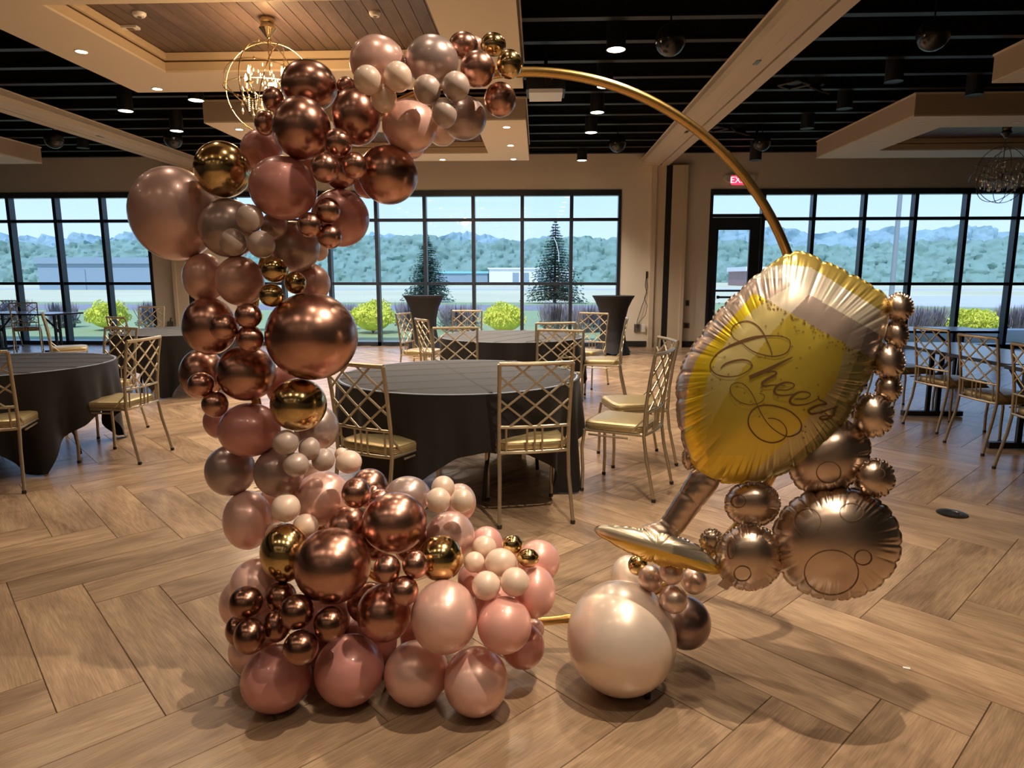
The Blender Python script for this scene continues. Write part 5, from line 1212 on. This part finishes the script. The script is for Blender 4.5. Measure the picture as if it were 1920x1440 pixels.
decal(ink, bowl, Z1([(985,838),(900,880),(800,930),(720,965),(660,993)]), [1.5,4.5,6,6.5,7.0])
decal(ink, bowl, Z1([(690,975),(760,955),(830,945),(862,952),(850,975),(795,1005),(755,1035),(775,1055),(840,1048),(930,1050)]), [1.8,2,2.5,3,5,5.5,4,2.5,1.8,1.6])
decal(ink, bowl, Z1([(870,1083),(940,1085),(992,1062),(990,1038),(935,1028),(880,1048),(850,1082),(852,1110),(895,1126),(965,1122),(1010,1112)]), [1.6,1.8,2,2.2,3,4.5,5,4,2.6,2,1.6])
decal(ink, bowl, Z1([(1000,1152),(1070,1152),(1112,1132),(1112,1108),(1062,1098),(1010,1112),(972,1148),(966,1178),(995,1197),(1065,1196),(1125,1178),(1180,1150)]), [1.6,1.8,2,2.2,3,4.5,5,4,2.6,2,1.8,1.6])
decal(ink, bowl, Z1([(1178,1130),(1185,1155),(1215,1170),(1240,1190),(1190,1197),(1135,1218),(1105,1243),(1125,1264),(1185,1256),(1250,1232)]), [2,2.5,2.5,3,4,4.5,4,2.6,2,1.6])
decal(ink, bowl, Z1([(1190,1262),(1250,1235),(1325,1208)]), 1.6)
decal(ink, bowl, Z1([(1325,1208),(1302,1235),(1298,1265),(1270,1292),(1225,1308),(1188,1300),(1215,1282),(1300,1282)]), [2,3,4,3.6,2.6,2,1.6,1.4])
decal(ink, bowl, Z1([(735,1110),(765,1118),(772,1148),(735,1182),(665,1195),(590,1175),(535,1130),(515,1080),(535,1040),(585,1030),(640,1060),(690,1130),(720,1200),(760,1280),(810,1350),(870,1400),(940,1435),(1000,1425),(1045,1390),(1050,1335),(1010,1280),(940,1232),(850,1205),(760,1200),(690,1230),(655,1290),(655,1350),(690,1410),(750,1460),(830,1482),(900,1465),(938,1425),(935,1370),(900,1325),(850,1300),(800,1298)]),
      [1.2,1.4,1.5,1.5,1.6,1.6,1.6,1.6,1.8,2,2.4,2.6,2.6,2.6,2.4,2,1.8,1.6,1.6])
lt = ink.build('lettering', M['ink'], foil); lt['label'] = 'brown script lettering reading Cheers with flourishes'
# fine printed bubbles in the drink, along the liquid line
db = MB(); rd = random.Random(4)
for k in range(150):
    a = rd.uniform(1420, 1635) if k < 90 else rd.uniform(1330, 1600); b0 = 548 + .553 * (a - 1411) + (abs(rd.gauss(0, 9)) if k < 90 else rd.uniform(20, 230))
    if b0 > 860 or a > 1640: continue
    decal(db, bowl, ell(a, b0, 1.0 + rd.random() * .8, 1.0 + rd.random() * .8, 6), .7, closed=True)
db.build('printed_fizz', M['ink'], foil, kind='stuff')
# ring prints on the bubbles
for li, cx, cy, rx, ry in ((7, 1559, 1074, 51, 42), (7, 1514, 978, 25, 25), (7, 1619, 1046, 16, 14), (5, 1554, 886, 23, 20), (9, 1392, 1076, 16, 14), (8, 1384, 940, 14, 12), (7, 1597, 960, 22, 17), (6, 1650, 888, 9, 9), (9, 1370, 1030, 7, 18)):
    rb = MB(); decal(rb, lobes[li], ell(cx, cy, rx, ry, 28), 1.7, closed=True); rb.build('ring_print', M['ring_ink'], foil)
# stem
ax = [(1330, 888, 27), (1318, 903, 29), (1306, 920, 28), (1292, 940, 26.5), (1278, 960, 25), (1264, 980, 24), (1252, 994, 25), (1240, 1006, 33), (1232, 1014, 40)]
P0 = np.array(ax); n = 60; tt = np.linspace(0, 1, n); ti = np.linspace(0, 1, len(ax)); cx_, cy_, rr_ = (np.interp(tt, ti, P0[:, i]) for i in range(3))
V = []; F_ = []; m_ = 28
for i in range(n):
    t0 = np.array([cx_[min(i + 1, n - 1)] - cx_[max(i - 1, 0)], cy_[min(i + 1, n - 1)] - cy_[max(i - 1, 0)]]); t0 /= np.hypot(*t0); nn = np.array([-t0[1], t0[0]])
    pinch = 1 - .05 * max(0, math.cos(i * .31)) ** 14
    for j in range(m_):
        a = 2 * PI * j / m_; w_ = rr_[i] * pinch * (1 + .012 * math.sin(3 * a + i))
        V.append(LP(cx_[i] + nn[0] * w_ * math.cos(a), cy_[i] + nn[1] * w_ * math.cos(a), w_ * SC * .8 * math.sin(a)))
for i in range(n - 1):
    for j in range(m_): F_.append((i * m_ + j, i * m_ + (j + 1) % m_, (i + 1) * m_ + (j + 1) % m_, (i + 1) * m_ + j))
F_.append(tuple(range(m_))); F_.append(tuple((n - 1) * m_ + j for j in reversed(range(m_))))
me = bpy.data.meshes.new('stem'); me.from_pydata(V, [], F_); me.materials.append(M['foil_brown']); me.polygons.foreach_set('use_smooth', [True] * len(me.polygons)); link('stem', me, foil)
FO = [(1114,992),(1125,985),(1145,985),(1170,989),(1200,994),(1230,1000),(1262,1007),(1290,1015),(1312,1026),(1332,1045),(1350,1066),(1352,1074),(1340,1078),(1315,1072),(1285,1064),(1255,1058),(1225,1050),(1195,1040),(1168,1028),(1145,1017),(1125,1006)]
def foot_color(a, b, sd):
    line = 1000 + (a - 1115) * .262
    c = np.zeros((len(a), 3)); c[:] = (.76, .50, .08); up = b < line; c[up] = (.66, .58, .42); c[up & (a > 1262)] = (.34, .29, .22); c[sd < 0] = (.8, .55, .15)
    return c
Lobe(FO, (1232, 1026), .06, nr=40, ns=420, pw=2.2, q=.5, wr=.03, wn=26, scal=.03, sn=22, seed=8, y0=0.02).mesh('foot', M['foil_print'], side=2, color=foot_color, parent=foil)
b = MB(); p = [LP(1362, 1080), LP(1374, 1086), LP(1366, 1104), LP(1362, 1106), LP(1345, 1096)]
b.add([(x, y - .004, z) for x, y, z in p] + [(x, y + .004, z) for x, y, z in p], [(0, 1, 2, 3, 4), (9, 8, 7, 6, 5)] + [(i, 5 + i, 5 + (i + 1) % 5, (i + 1) % 5) for i in range(5)]); b.build('valve_tab', M['foil_brown'], foil)
# tiny paper scrap on the floor
b = MB(); b.span((-.012, -.006, 0), (.012, .006, .003)); o = b.build('paper_scrap', M['white'], loc=(1.36, 2.31, .0005), rot=(0, 0, -.3), label='tiny white scrap of paper on the planks at lower right', cat='scrap')
if not used[0]: pass
